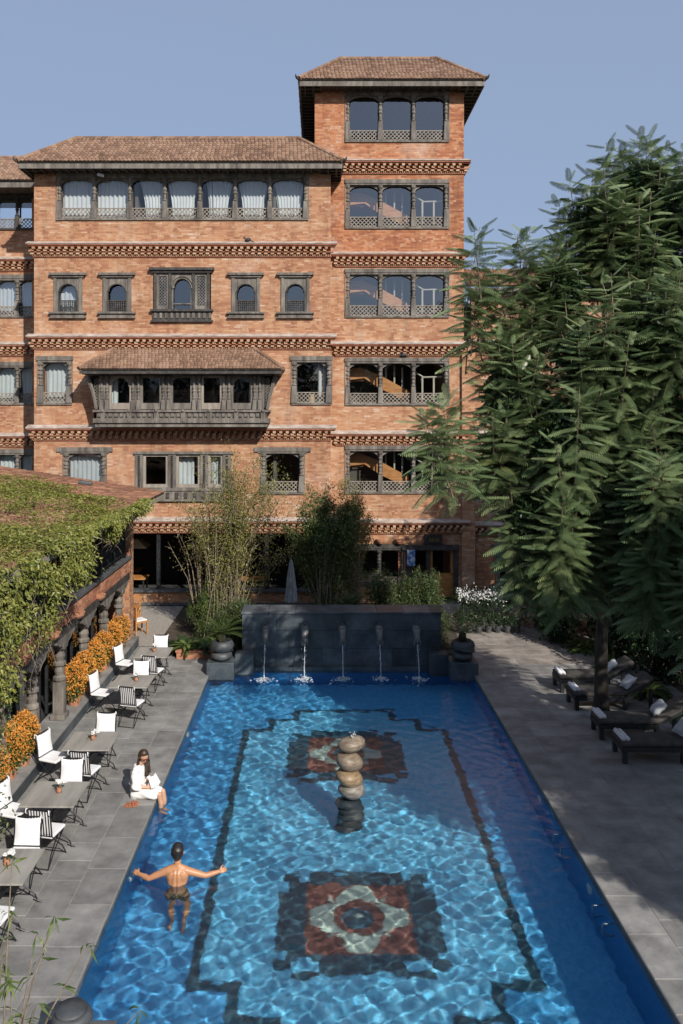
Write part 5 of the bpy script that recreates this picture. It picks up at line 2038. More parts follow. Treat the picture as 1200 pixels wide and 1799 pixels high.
cafe_chair('wooden chair with a white seat in front of the orange wooden table', (-6.05, 26.75, 0), -.9)
cafe_chair('wooden chair behind the orange wooden table on the gravel', (-6.55, 28.1, 0), math.pi)
t = thing('wooden_table', 'orange wooden table on the gravel beyond the brick pier', 'table', (-6.6, 27.3, 0))
MB().box(-7.1, -6.2, 26.95, 27.75, .71, .75).build('table_top', 'orange_wood', t)
for a in (-7.05, -6.31):
    for b in (27.0, 27.64):
        MB().box(a, a + .06, b, b + .06, 0, .709).build('leg', 'orange_wood', t)
t = thing('menu_stand', 'wooden stand with a white menu board beside the restaurant wall', 'stand', (-7.2, 29.8, 0))
MB().box(-7.5, -7.0, 29.78, 29.82, .5, 1.2).build('board', 'paper', t)
m = MB()
for a in (-7.54, -7.0):
    m.box(a, a + .05, 29.76, 29.84, 0, 1.25)
m.box(-7.49, -7.0, 29.76, 29.84, 1.2, 1.25)
m.build('frame', 'wood_black', t)

t = thing('closed_parasol', 'closed silver-grey parasol standing among the shrubs behind the fountain wall', 'parasol', (-1.0, 28.4, 0))
MB().tube([(-1, 28.4, 0), (-1, 28.4, 2.42)], .025, 8).build('pole', 'wood_pale', t)
m = MB()
vs, fs = [], []
n, rows = 28, 12
for j in range(rows + 1):
    v = j / rows
    r = .03 + .19 * v ** .8 * (1 - .12 * v)
    for k in range(n):
        a = 2 * math.pi * k / n
        rr = r * (1 + .25 * math.cos(a * 7 + v * .8))
        vs.append((-1 + rr * math.cos(a), 28.4 + rr * math.sin(a), 2.36 - 1.42 * v))
for j in range(rows):
    for k in range(n):
        k2 = (k + 1) % n
        fs.append((j * n + k, j * n + k2, (j + 1) * n + k2, (j + 1) * n + k))
m.add(vs, fs)
m.build('canopy', 'umbrella_cloth', t)
MB().box(-1.3, -.7, 28.1, 28.7, 0, .08).build('base', 'pot_grey', t)
t.location = (-.97, 27.3, .02)

# restaurant interior seen through the opening
for i, (x, y) in enumerate(((-7.6, 32.4), (-8.2, 34.0), (-2.6, 32.2))):
    t = thing('restaurant_table', ['red-brown table just inside the restaurant opening', 'table deeper inside the dark restaurant', 'table in the restaurant behind the closed parasol'][i], 'table', (x, y, 0), 'tables inside the restaurant')
    MB().box(x - .6, x + .6, y - .4, y + .4, .71, .75).build('table_top', 'orange_wood', t)
    for a in (-.55, .49):
        for b in (-.35, .29):
            MB().box(x + a, x + a + .06, y + b, y + b + .06, .021, .709).build('leg', 'wood_black', t)
t = thing('canopy_lamp', 'wide pale green lampshade hanging inside the restaurant opening', 'lamp', (-7.8, 32.3, 2.5))
m = MB()
m.add([(-8.9, 31.8, 2.0), (-6.9, 31.8, 2.0), (-6.9, 32.8, 2.0), (-8.9, 32.8, 2.0), (-8.5, 32.1, 2.32), (-7.3, 32.1, 2.32), (-7.3, 32.5, 2.32), (-8.5, 32.5, 2.32)],
      [(0, 1, 5, 4), (1, 2, 6, 5), (2, 3, 7, 6), (3, 0, 4, 7), (4, 5, 6, 7), (3, 2, 1, 0)])
m.build('lamp_shade', 'lamp_cloth', t)
MB().tube([(-7.9, 32.3, 2.32), (-7.9, 32.3, 2.89)], .01, 5).build('cord', 'wood_black', t)
# lamp in the bedroom window
bx_, by_ = ax(548), YA + .75
t = thing('table_lamp', 'table lamp with a yellow shade behind the window right of the timber bay', 'lamp', (bx_, by_, az(700)))
MB().lathe([(.16, 0), (.1, .34), (.001, .34)], (bx_, by_, az(707)), 14).build('lamp_shade', 'lamp_cloth', t)
MB().lathe([(.07, -.32), (.05, -.25), (.08, -.15), (.02, 0)], (bx_, by_, az(707)), 10).build('lamp_base', 'brass', t)
MB().box(bx_ - .5, bx_ + .5, by_ - .2, by_ + .2, az(707) - .75, az(707) - .325).build('cabinet', 'wood_black', None, label='dark cabinet under the lamp in the window right of the timber bay', category='cabinet')
# birds, light, panel
def bird(loc, label, s=1.0):
    t = thing('bird', label, 'bird', loc)
    x, y, z = loc
    m = MB()
    m.ball((x, y, z + .09), (.13, .07, .075), 10, 8, (0, -.35, 0))
    m.ball((x - .12, y, z + .17), .045, 8, 6)
    m.tube([(x - .15, y, z + .17), (x - .2, y, z + .16)], [.014, .003], 5)
    m.tube([(x + .08, y, z + .07), (x + .25, y, z + .01)], [.04, .02], 6, sq=.4)
    for s_ in (-.02, .02):
        m.tube([(x, y + s_, z + .03), (x - .01, y + s_, z)], .006, 4)
    m.build('body', 'bird', t, smooth=True)
bird((ax(436), YA - .2, az(427.5)), 'small dark pigeon sitting on the ledge under the seven-bay window')
bird((tx(708), YT - .1, tz(628)), 'small dark bird sitting on the lintel of a stair-tower window')
t = thing('security_camera', 'small white security camera fixed over the top row of windows', 'security camera', (ax(179), YA - .15, az(311)))
MB().obox((ax(180), YA - .25, az(311)), (.26, .12, .1), (0, .25, 0)).build('housing', 'white_plastic', t, bevel=.02)
MB().tube([(ax(180), YA - .2, az(309)), (ax(180), YA - .0, az(306))], .02, 6).build('bracket_arm', 'white_plastic', t)
t = thing('blue_wall_panel', 'blue and white painted panel hanging beside the hotel door', 'panel', (tx(716), YT - .2, tz(990)))
MB().box(tx(712) + .05, tx(712) + .37, YT - .18, YT - .14, tz(993), tz(965)).build('panel', 'blue_paint', t, bevel=.01)
# ================================================================ PEOPLE
def remeshed(mb, name, m, parent, voxel=.008, sm=4, sub=False, **kw):
    """one continuous skin over overlapping rounded volumes"""
    o0 = origin_of(parent)
    me = bpy.data.meshes.new('tmp')
    me.from_pydata([tuple(Vector(p) - o0) for p in mb.v], [], mb.f)
    ob = bpy.data.objects.new('tmp', me)
    COL.objects.link(ob)
    r = ob.modifiers.new('r', 'REMESH')
    r.mode = 'VOXEL'
    r.voxel_size = voxel
    s = ob.modifiers.new('s', 'SMOOTH')
    s.iterations = sm
    s.factor = .5
    dg = bpy.context.evaluated_depsgraph_get()
    dg.update()
    nm = bpy.data.meshes.new_from_object(ob.evaluated_get(dg))
    nm.name = name
    bpy.data.objects.remove(ob, do_unlink=True)
    nm.materials.clear()
    nm.materials.append(MAT[m])
    nm.polygons.foreach_set('use_smooth', [True] * len(nm.polygons))
    return link(name, nm, parent, **kw)


def cap(mb, pts, rs, seg=14, flat=1.0):
    pts = [Vector(p) for p in pts]
    mb.tube(pts, rs, seg, True, flat)
    for p, r in zip(pts, rs):
        mb.ball(p, r * .99, seg, 8)


def hand(mb, wrist, palm_dir, side_dir, curl=.5, sc_=1.0, thumb=1):
    """palm and five fingers; palm_dir runs to the fingertips, side_dir points to the thumb"""
    d = Vector(palm_dir).normalized()
    s = Vector(side_dir)
    s = (s - d * s.dot(d)).normalized()
    n = d.cross(s)
    w = Vector(wrist)
    pc = w + d * .05 * sc_
    for k in (-.027, -.009, .009, .027):
        mb.tube([w + s * k * .7 * sc_, pc + s * k * sc_, w + d * .09 * sc_ + s * k * sc_], [.014 * sc_, .015 * sc_, .012 * sc_], 8)
    for k, ln in ((.030, .068), (.010, .078), (-.010, .073), (-.030, .056)):
        a = w + d * .088 * sc_ + s * k * sc_
        b = a + (d * math.cos(curl * .5) + n * math.sin(curl * .5)) * ln * .5 * sc_
        c = b + (d * math.cos(curl * 1.5) + n * math.sin(curl * 1.5)) * ln * .5 * sc_
        cap(mb, [a, b, c], [.0095 * sc_, .0088 * sc_, .0075 * sc_], 8)
    a = w + d * .025 * sc_ + s * .03 * sc_
    b = a + (d * .6 + s * .7 + n * .2).normalized() * .04 * sc_
    c = b + (d * .95 + s * .2 + n * .3).normalized() * .034 * sc_
    cap(mb, [a, b, c], [.013 * sc_, .011 * sc_, .0085 * sc_], 8)


def head(mb, c, f, up, s=1.0):
    """skull, jaw, nose, brows, ears; f = face direction"""
    f = Vector(f).normalized()
    up = Vector(up)
    up = (up - f * up.dot(f)).normalized()
    r = f.cross(up)
    c = Vector(c)
    def P(a, b, d): return c + (f * a + r * b + up * d) * s
    mb.ball(P(-.012, 0, .025), .088 * s, 18, 12)
    mb.ball(P(.015, 0, .03), .083 * s, 18, 12)
    mb.ball(P(.028, 0, -.02), .066 * s, 16, 10)
    mb.ball(P(.04, 0, -.065), .044 * s, 14, 10)
    mb.ball(P(.062, 0, -.088), .024 * s, 10, 8)
    mb.tube([P(.092, 0, .012), P(.108, 0, -.012), P(.113, 0, -.03)], [.008 * s, .011 * s, .014 * s], 8)
    for k in (-1, 1):
        mb.ball(P(.066, k * .037, -.028), .024 * s, 8, 6)
        mb.ball(P(.078, k * .03, .032), .018 * s, 8, 6)
        mb.tube([P(-.005, k * .086, .018), P(-.014, k * .095, .0), P(-.004, k * .088, -.025)], [.012 * s, .014 * s, .009 * s], 6)
    mb.ball(P(.088, 0, -.055), .014 * s, 8, 6)
    return P


# ---------------------------------------------------------------- the woman reading on the edge
WH = Vector((-3.47, 15.42, 0))
Qw = Matrix.Rotation(R(-14), 4, 'Z')
def W(x, y, z):
    return WH + (Qw @ Vector((x, y, z)))
wo = thing('person', 'woman in a white robe and sunglasses reading on the pool edge, legs in the water', 'person', tuple(WH))
b = MB()
cap(b, [W(-.02, 0, .13), W(-.045, 0, .27), W(-.04, 0, .40), W(-.02, 0, .5)], [.125, .105, .115, .1])
cap(b, [W(-.02, -.12, .53), W(-.02, .12, .53)], [.055, .055])
cap(b, [W(-.005, 0, .56), W(.035, 0, .66)], [.045, .042])
fd = Qw.to_3x3() @ Vector((.74, -.46, -.50))
Ph = head(b, W(.075, -.01, .775), fd, (0, 0, 1), .98)
for s in (-1, 1):
    cap(b, [W(0, s * .085, .11), W(.22, s * .085, .115), W(.445, s * .075, .105)], [.085, .072, .052])
    cap(b, [W(.445, s * .075, .10), W(.475, s * .07, -.06), W(.47, s * .065, -.14), W(.455, s * .062, -.32)], [.05, .052, .046, .03])
    cap(b, [W(.44, s * .062, -.335), W(.52, s * .062, -.37), W(.60, s * .065, -.385)], [.033, .032, .022])
    sh = W(-.02, s * .17, .52)
    el = W(.0, s * .2, .27)
    wr = W(.20, s * .11, .235)
    cap(b, [sh, (sh + el) / 2, el], [.05, .043, .036])
    cap(b, [el, (el + wr) / 2, wr], [.036, .033, .024])
    hand(b, wr, (W(.33, s * .05, .27) - wr), Vector((.1, -s * .4, .9)), .7 * s if s < 0 else -.7, .9)
bo = remeshed(b, 'body', 'skin_fair', wo, .0075, 3)
RECV.append(bo)
rb = MB()
cap(rb, [W(-.03, 0, .10), W(-.055, 0, .27), W(-.05, 0, .42), W(-.03, 0, .515)], [.155, .135, .14, .12], 18)
cap(rb, [W(-.03, -.13, .525), W(-.03, .13, .525)], [.07, .07])
cap(rb, [W(-.02, 0, .58), W(-.03, 0, .6)], [.068, .06])
for s in (-1, 1):
    cap(rb, [W(0, s * .09, .10), W(.2, s * .09, .105), W(.36, s * .08, .1)], [.108, .098, .088], 16)
    sh = W(-.02, s * .175, .515)
    el = W(.01, s * .215, .26)
    cap(rb, [sh, (sh + el) / 2, el + (el - sh) * -.08], [.066, .068, .068])
    cap(rb, [el, W(.07, s * .19, .25)], [.06, .06])
cap(rb, [W(.1, 0, .075), W(.36, 0, .07)], [.09, .075])
cap(rb, [W(-.05, -.1, .06), W(-.05, .1, .06)], [.1, .1])
# push folds into the cloth
rv = remeshed(rb, 'robe', 'robe_cloth', wo, .009, 5)
for v in rv.data.vertices:
    p = v.co
    f_ = .006 * math.sin(p.z * 38 + p.x * 22) + .005 * math.sin(p.y * 45 + p.z * 20)
    v.co = p + v.normal * f_
bl = MB()
bl.tube([W(-.05 + .15 * math.cos(a), .15 * math.sin(a), .27 + .01 * math.cos(a)) for a in [i * math.pi / 12 for i in range(25)]], .018, 6)
bl.build('belt', 'robe_cloth', wo, smooth=True)
hr = MB()
hr.ball(Ph(-.025, 0, .035), .094, 20, 12)
hr.ball(Ph(-.01, 0, .065), .085, 18, 10)
for k in range(26):
    a = rnd.uniform(-1, 1)
    s0 = Ph(-.03 + .03 * rnd.random(), .08 * a, .05)
    if k < 15:      # falling forward on the far side
        e = [s0, Ph(-.02, -.09, -.02), W(.10 + rnd.gauss(0, .015), .09 + rnd.gauss(0, .02), .62), W(.15 + rnd.gauss(0, .025), .05 + rnd.gauss(0, .03), .46 + rnd.uniform(-.05, .05)), W(.13 + rnd.gauss(0, .02), .02, .38)]
        hr.tube(e, [.03, .028, .026, .018, .004], 7)
    else:
        e = [s0, Ph(-.085, .05 * a, -.02), W(-.02 + rnd.gauss(0, .01), rnd.gauss(0, .04), .62), W(-.1, rnd.gauss(0, .05), .52)]
        hr.tube(e, [.03, .028, .022, .006], 7)
for k in range(10):
    s0 = Ph(.03, -.02 + .01 * k, .115)
    hr.tube([Ph(.01, 0, .115), Ph(.045, -.06, .075), Ph(.02, -.088, .0), W(.12, .1 + .004 * k, .60), W(.165 + .004 * k, .06, .44)], [.02, .02, .022, .02, .004], 6)
hr.tube([Ph(.01, 0, .115), Ph(.03, .06, .08), Ph(-.01, .09, .01), Ph(-.05, .07, -.05)], [.02, .02, .018, .006], 6)
hr.build('hair', 'hair_brown', wo, smooth=True)
sg = MB()
for k in (-1, 1):
    sg.ball(Ph(.098, k * .034, .012), (.012, .030, .022), 10, 8, Vector(fd).to_track_quat('X', 'Z').to_euler())
    sg.tube([Ph(.092, k * .062, .018), Ph(.0, k * .092, .015)], .0045, 5)
sg.tube([Ph(.104, -.02, .016), Ph(.104, .02, .016)], .005, 5)
sg.build('sunglasses', 'frames', wo, smooth=True)
lp = MB()
lp.ball(Ph(.100, 0, -.056), (.008, .02, .008), 8, 6, Vector(fd).to_track_quat('X', 'Z').to_euler())
lp.build('lips', 'lips', wo, smooth=True)
# her open book
bk = thing('open_book', 'open white book held by the woman on the pool edge', 'book', tuple(W(.3, 0, .3)))
m = MB()
n = Qw.to_3x3()
def leaf(yaw, dx):
    Mx = Matrix.Translation(W(.335, 0, .325)) @ Qw @ Matrix.Rotation(R(-6), 4, 'Z') @ Matrix.Rotation(yaw, 4, 'Z') @ Matrix.Rotation(R(-30), 4, 'Y')
    vs = [Mx @ Vector(p) for p in ((0, 0, -.1), (.01, dx, -.1), (.01, dx, .1), (0, 0, .1), (-.014, 0, -.1), (-.004, dx, -.1), (-.004, dx, .1), (-.014, 0, .1))]
    m.add(vs, [(0, 1, 2, 3), (7, 6, 5, 4), (0, 4, 5, 1), (1, 5, 6, 2), (2, 6, 7, 3), (3, 7, 4, 0)])
leaf(R(18), .14)
leaf(R(-24), -.14)
m.build('pages', 'paper', bk)
# sandals beside her
for i, (dx, dy) in enumerate(((-.06, -.42), (-.03, -.32))):
    cx, cy = -3.5 + dx, 15.42 + dy
    t = thing('sandal', ['tan leather sandal on the deck beside the woman, the one nearer the camera', 'tan leather sandal on the deck beside the woman, the one touching her robe'][i], 'sandal', (cx, cy, 0), 'pair of sandals beside the woman')
    m = MB()
    m.prism([(cx - .12, cy - .03), (cx - .06, cy - .045), (cx + .08, cy - .045), (cx + .13, cy - .02), (cx + .13, cy + .02), (cx + .08, cy + .045), (cx - .06, cy + .035), (cx - .12, cy + .03)], 'z', .002, .022)
    m.build('sole', 'leather', t, bevel=.004)
    m = MB()
    for q in (-.0, .06):
        m.tube([(cx + q, cy - .045, .02), (cx + q, cy - .03, .05), (cx + q, cy, .062), (cx + q, cy + .03, .05), (cx + q, cy + .045, .02)], .012, 6)
    m.build('strap', 'leather', t, smooth=True)

# ---------------------------------------------------------------- the swimmer
MX, MY = -2.28, 12.8
mn = thing('person', 'dark-haired swimmer seen from behind, arms spread wide on the water', 'person', (MX, MY, -.9))
def N(x, y, z):
    return Vector((MX + x, MY + y, z))
b = MB()
cap(b, [N(0, -.02, -.42), N(0, -.01, -.28), N(0, .0, -.12), N(0, .01, .0)], [.128, .122, .132, .137], 18)
for s in (-1, 1):
    cap(b, [N(s * .06, -.01, -.15), N(s * .09, -.005, .0)], [.09, .1], 14)
    cap(b, [N(s * .07, -.02, -.45), N(s * .05, -.02, -.36)], [.1, .1], 14)
    b.ball(N(s * .085, -.088, .0), (.055, .022, .075), 10, 8)          # shoulder blades
cap(b, [N(-.15, 0, .055), N(0, 0, .075), N(.15, 0, .055)], [.068, .072, .068], 14)
cap(b, [N(0, .005, .08), N(0, .02, .2)], [.062, .055], 14)
for s in (-1, 1):
    cap(b, [N(0, .0, .14), N(s * .14, 0, .085)], [.045, .045], 12)
Pm = head(b, N(0, .035, .325), (0, 1, -.12), (0, 0, 1), 1.06)
sl, el_, wl = N(-.185, 0, .045), N(-.46, .0, -.07), N(-.64, .1, -.055)
sr, er, wr_ = N(.185, 0, .045), N(.45, .02, -.035), N(.66, .1, -.015)
for a, c, d in ((sl, el_, wl), (sr, er, wr_)):
    cap(b, [a, a.lerp(c, .3), a.lerp(c, .65), c], [.064, .056, .052, .042], 14)
    cap(b, [c, c.lerp(d, .35), d], [.043, .045, .029], 14)
hand(b, wl, (-.8, .5, .12), (.3, .6, .7), .9)
hand(b, wr_, (.9, .4, .1), (-.3, .6, .7), -.9)
for s, kx, fx, fy in ((-1, -.10, -.06, -.20), (1, .15, .12, -.28)):
    cap(b, [N(s * .09, -.02, -.45), N(s * .105, .03, -.62), N(kx, .07, -.82)], [.1, .082, .056], 14)
    cap(b, [N(kx, .07, -.83), N(kx, .0, -.98), N(fx, fy * .6, -1.18)], [.055, .056, .034], 14)
    cap(b, [N(fx, fy * .6, -1.19), N(fx + s * .01, fy * .6 - .02, -1.25), N(fx + s * .03, fy - .02, -1.31)], [.036, .034, .022], 12)
bo = remeshed(b, 'body', 'skin_tan', mn, .0085, 3)
for v in bo.data.vertices:            # spine furrow
    p = v.co + Vector((MX, MY, -.9))
    if p.y < MY - .05 and -.35 < p.z < .12:
        v.co.y += .014 * math.exp(-((p.x - MX) / .018) ** 2)
RECV.append(bo)
sh = MB()
cap(sh, [N(0, -.02, -.40), N(0, -.02, -.46)], [.133, .128], 18)
for s in (-1, 1):
    cap(sh, [N(s * .07, -.02, -.40), N(s * .075, -.02, -.46)], [.104, .102], 14)
    cap(sh, [N(s * .095, -.02, -.48), N(s * .108, .03, -.64)], [.1, .088], 14)
so_ = remeshed(sh, 'swim_shorts', 'shorts_cloth', mn, .01, 3)
RECV.append(so_)
hr = MB()
hr.ball(Pm(-.025, 0, .04), .102, 20, 14)
hr.ball(Pm(-.005, 0, .065), .095, 20, 12)
hr.ball(Pm(-.045, 0, -.01), .083, 18, 12)
hr.ball(Pm(-.035, 0, -.05), .062, 16, 10)
for k in range(60):
    a, c_ = rnd.uniform(-1.2, 1.2), rnd.uniform(-.3, 1.2)
    q = Vector((-math.cos(a) * math.cos(c_), math.sin(a) * math.cos(c_), math.sin(c_))) * .098
    e = Vector((-math.cos(a) * math.cos(c_ - .45), math.sin(a) * math.cos(c_ - .45), math.sin(c_ - .45))) * .102
    hr.tube([Pm(q.x - .02, q.y, q.z + .03), Pm(e.x - .02, e.y, e.z + .03)], [.012, .007], 5)
remeshed(hr, 'hair', 'hair_black', mn, .006, 2)
# ================================================================ PLANTS
def frond_template(npair=18, droop=.35, seed=0, w=.2):
    """feathery compound leaf, length 1 along +x, drooping; pinnae in pairs"""
    r = np.random.default_rng(seed)
    V, F = [], []
    def mid(t):
        return np.array([t * (1 - .12 * droop * t), 0, -droop * t ** 2 * .6])
    for i in range(npair):
        t = .12 + .87 * i / (npair - 1)
        ln = w * min(1, .55 + 2.2 * t) * (1 - .55 * t ** 7)
        for s in (-1, 1):
            ln_ = ln * r.uniform(.9, 1.06)
            b = mid(t)
            fw_ = .14 + .14 * t + .5 * t ** 10
            tip = b + np.array([ln_ * fw_, s * ln_ * .93, -ln_ * (.42 + .35 * droop)])
            md_ = b * .5 + tip * .5 + np.array([0, 0, ln_ * .10])
            wd = .019
            dv = np.array([wd, 0, 0])
            n = len(V)
            V += [b - dv * .5, b + dv * .5, md_ + dv, md_ - dv, tip - dv * .55, tip + dv * .55]
            F += [(n, n + 1, n + 2, n + 3), (n + 3, n + 2, n + 5, n + 4)]
    for k in range(5):
        t0, t1 = k / 5, (k + 1) / 5
        a, b = mid(t0), mid(t1)
        n = len(V)
        h = np.array([0, .006, 0])
        V += [a - h, a + h, b + h, b - h]
        F += [(n, n + 1, n + 2, n + 3)]
    V = np.array(V)
    tris = []
    for f in F:
        tris.append((f[0], f[1], f[2]))
        if f[3] != f[2]:
            tris.append((f[0], f[2], f[3]))
    # quads whose last two indices coincide are triangles already
    return V, np.array(tris)


FT = [frond_template(18, d, k) for k, d in enumerate((.12, .3, .45, .65))]


def rand_dirs(n, up=.0):
    v = rng.normal(size=(n, 3))
    v /= np.linalg.norm(v, axis=1, keepdims=True)
    v[:, 2] += up
    return v / np.linalg.norm(v, axis=1, keepdims=True)


def feather_tree(name, label, trunk, blobs, parts=0, lean=(0, 0), tr=.17, group='feathery trees on the right', fl=(.62, .86), limb=True, shoot=2.0, fill=0, dens=1.0):
    """blobs: (x, y, z, r, number of shoots)"""
    bx_, by_ = trunk
    t = thing(name, label, 'tree', (bx_, by_, 0), group)
    zt = min(b[2] for b in blobs) * .6 + .8
    m = MB()
    top = Vector((bx_ + lean[0], by_ + lean[1], max(3.2, zt)))
    m.tube([(bx_, by_, -.05), (bx_ + .03, by_ - .02, .6), (bx_ + lean[0] * .4, by_ + lean[1] * .4 + .05, top.z * .5), top], [tr * 1.35, tr, tr * .85, tr * .72], 12)
    m.build('trunk', 'bark', t, smooth=True)
    if limb:
        for b in blobs:
            c = Vector(b[:3])
            m = MB()
            if b[3] < .42:
                continue
            tq = tr * min(1, .35 + .5 * b[3])
            md_ = top.lerp(c, .5) + Vector((rnd.uniform(-.3, .3), rnd.uniform(-.3, .3), -.12 * (c - top).length))
            m.tube([top - Vector((0, 0, .2)), top.lerp(md_, .5), md_, md_.lerp(c, .6), c], [tq * .5, tq * .42, tq * .3, tq * .2, tq * .1], 7)
            m.build('limb', 'bark', t, smooth=True)
    P, D, S, K = [], [], [], []
    stems = MB()
    for (x, y, z, r, n) in blobs:
        for i in range(int(n * dens)):
            v = rand_dirs(1, .35)[0]
            rr = r * rng.uniform(.45, 1.0)
            c = np.array([x, y, z]) + v * rr * np.array([1, 1, .85])
            ax_ = v * np.array([.34, .34, .1]) + np.array([0, 0, 1.0]) + rng.normal(size=3) * .08
            ax_ /= np.linalg.norm(ax_)
            L_ = shoot * rng.uniform(.7, 1.25)
            base = c - ax_ * L_
            stems.tube([tuple(base - (v * .4 + np.array([0, 0, .2])) * min(1, r * .8)), tuple(base), tuple(c)], [.026, .019, .006], 4, False)
            nf = int(rng.integers(24, 30) * L_ / shoot)
            a0 = rng.uniform(0, 6.28)
            e1 = np.cross(ax_, [1, .2, .1]); e1 /= np.linalg.norm(e1)
            e2 = np.cross(ax_, e1)
            for k in range(nf):
                q = k / nf                                 # 0 foot .. 1 tip
                a = a0 + k * 2.4
                el = -.06 + .35 * q + .6 * q ** 8 + rng.normal() * .07
                d = (e1 * math.cos(a) + e2 * math.sin(a)) * math.cos(el) + ax_ * math.sin(el)
                P.append(base + ax_ * L_ * (.08 + .92 * q))
                D.append(d)
                S.append(rng.uniform(*fl) * (1 - .12 * q - .38 * q ** 4))
                K.append(min(3, max(0, int((1 - q) * 3.6 + rng.normal() * .6))))
    stems.build('shoot', 'twig', t, kind='stuff')
    P, D, S, K = np.array(P), np.array(D), np.array(S), np.array(K)
    # a leaf droops with gravity: keep its back up
    M = frames_from(P, D, np.tile([0, 0, 1.0], (len(P), 1)) + rng.normal(size=(len(P), 3)) * .15, S)
    score = np.linalg.norm(P - np.array([0, 0, 7.4]), axis=1) + rng.uniform(0, 3, len(P)) - (P[:, 2] > 3) * 0
    order = np.argsort(score)
    pick = set(order[:parts].tolist()) if parts else set()
    if parts:
        vm = []
        for k in range(4):
            for c_ in (.25, .5, .8):
                me_o = np_mesh('frond', FT[k][0], FT[k][1], 'frond_leaf', None, np.full(len(FT[k][0]), c_))
                vm.append(me_o.data)
                bpy.data.objects.remove(me_o)
        o0 = origin_of(t)
        for i in order[:parts]:
            o = link('frond', vm[K[i] * 3 + int(rng.integers(0, 3))], t)
            Mi = Matrix([list(r) for r in M[i]])
            Mi.translation = Mi.translation - o0
            o.matrix_local = Mi
    rest = np.array([i for i in range(len(P)) if i not in pick])
    Vs, Fs, Rs, off = [], [], [], 0
    for k in range(4):
        sel = rest[K[rest] == k]
        if len(sel) == 0:
            continue
        V, F, Rv = inst_mesh(FT[k][0], FT[k][1], M[sel], rng.random(len(sel)))
        Vs.append(V); Fs.append(F + off); Rs.append(Rv); off += len(V)
    np_mesh('frond', np.concatenate(Vs), np.concatenate(Fs), 'frond_leaf', t, np.concatenate(Rs), kind='stuff')
    if fill:
        B = np.array([(b[0], b[1], b[2] - .5, b[3]) for b in blobs if b[3] > .8])
        idx_ = rng.integers(0, len(B), fill)
        v = rand_dirs(fill) * (rng.random(fill) ** .5 * .62)[:, None]
        Pf = B[idx_, :3] + v * B[idx_, 3:4]
        leaves('foliage', Pf, rand_dirs(fill, -.3), .14, 'leaf_dark', t, kind='stuff', long=False)
    return t


big = [(8.9, 22.0, 14.1, 1.4, 17), (7.4, 21.0, 13.0, 1.3, 14), (8.3, 20.6, 11.8, 1.5, 15), (6.2, 20.6, 11.2, 1.1, 13), (4.9, 20.5, 9.9, .85, 9), (9.8, 20.5, 13.2, 1.6, 15),
       (3.95, 20.2, 10.4, .4, 3), (4.0, 20.2, 12.1, .2, 2), (5.2, 20.4, 12.0, .35, 3), (4.6, 20.3, 11.2, .3, 2),
       (4.9, 20.0, 8.5, 1.3, 13), (6.6, 19.4, 9.2, 1.5, 15), (7.9, 19.0, 9.9, 1.6, 15), (8.9, 18.6, 8.6, 1.5, 11), (4.4, 19.6, 7.3, .8, 7),
       (5.9, 19.2, 7.5, 1.5, 14), (6.9, 17.7, 7.4, 1.5, 15), (7.8, 17.2, 6.9, 1.5, 13), (5.1, 19.2, 5.5, 1.0, 9), (5.9, 17.6, 5.9, 1.2, 12),
       (6.9, 16.4, 6.0, 1.2, 13), (6.8, 16.0, 5.0, .7, 7), (7.4, 15.2, 4.5, .6, 6), (5.6, 18.6, 5.2, .8, 8), (8.4, 18.5, 5.6, 1.0, 8), (3.0, 18.7, 7.7, .4, 3), (2.6, 18.5, 7.4, .36, 3), (5.4, 20.2, 4.9, .8, 7), (6.2, 20.8, 5.2, 1.0, 9), (7.3, 20.9, 5.6, 1.2, 9), (8.2, 16.8, 5.2, .9, 8), (7.7, 20.8, 7.3, 1.4, 10), (6.3, 20.6, 6.3, 1.2, 9)]
def nearer(b, k=.84):
    """the crown leans out over the loungers towards the pool"""
    x, y, z, r, n = b
    k = k if y > 18 else .5 + .5 * k
    return (x * k, y * k, 7.4 + (z - 7.4) * k, r * k, n)


big = [nearer(b) for b in big] + [(6.3, 17.6, 5.6, .8, 8), (5.6, 17.8, 5.2, .7, 6), (7.1, 17.4, 5.2, .8, 7), (6.6, 18.4, 5.0, .8, 7), (4.6, 17.4, 5.4, .6, 5), (8.0, 17.6, 6.0, 1.0, 8)]
feather_tree('feathery_tree', 'tall dark green feathery-leaved tree over the loungers, its lower branch crossing the tower windows', (6.78, 19.25), big, parts=300, lean=(-.1, -.6), fill=46000, dens=1.32, fl=(.54, .78), shoot=1.75)
feather_tree('feathery_tree', 'feathery tree beyond the loungers at the far right, mostly hidden by the taller one', (11.2, 24.5),
             [(10.6, 24.4, 10.8, 2.0, 16), (12.2, 24, 9.0, 2.2, 12), (9.4, 24.6, 8.6, 1.9, 16), (9.0, 24.2, 5.9, 1.7, 12), (7.6, 25.2, 7.0, 1.4, 10), (11.2, 23.2, 6.0, 1.9, 12)], tr=.2, fill=9000)
feather_tree('feathery_tree', 'feathery tree outside the right edge of the picture, shading the deck and the loungers', (12.2, 10.2),
             [(6.6, 10.8, 6.8, 1.0, 12), (7.3, 12.0, 6.5, 1.1, 12), (6.4, 9.6, 6.3, .9, 9), (7.1, 13.0, 6.2, .7, 6), (9.0, 7.6, 5.4, 1.6, 16), (10.6, 5.6, 5.4, 1.7, 14), (8.7, 6.4, 5.3, 1.0, 8), (8.9, 9.9, 6.4, 1.6, 20), (9.4, 12.0, 6.1, 1.6, 20), (8.2, 10.8, 6.6, 1.4, 16), (9.9, 8.6, 5.4, 1.8, 20), (10.2, 11.0, 5.2, 1.9, 20), (11.8, 13.2, 5.8, 1.9, 18), (10.8, 6.8, 4.8, 1.4, 14)], tr=.2, fill=26000, dens=1.1)


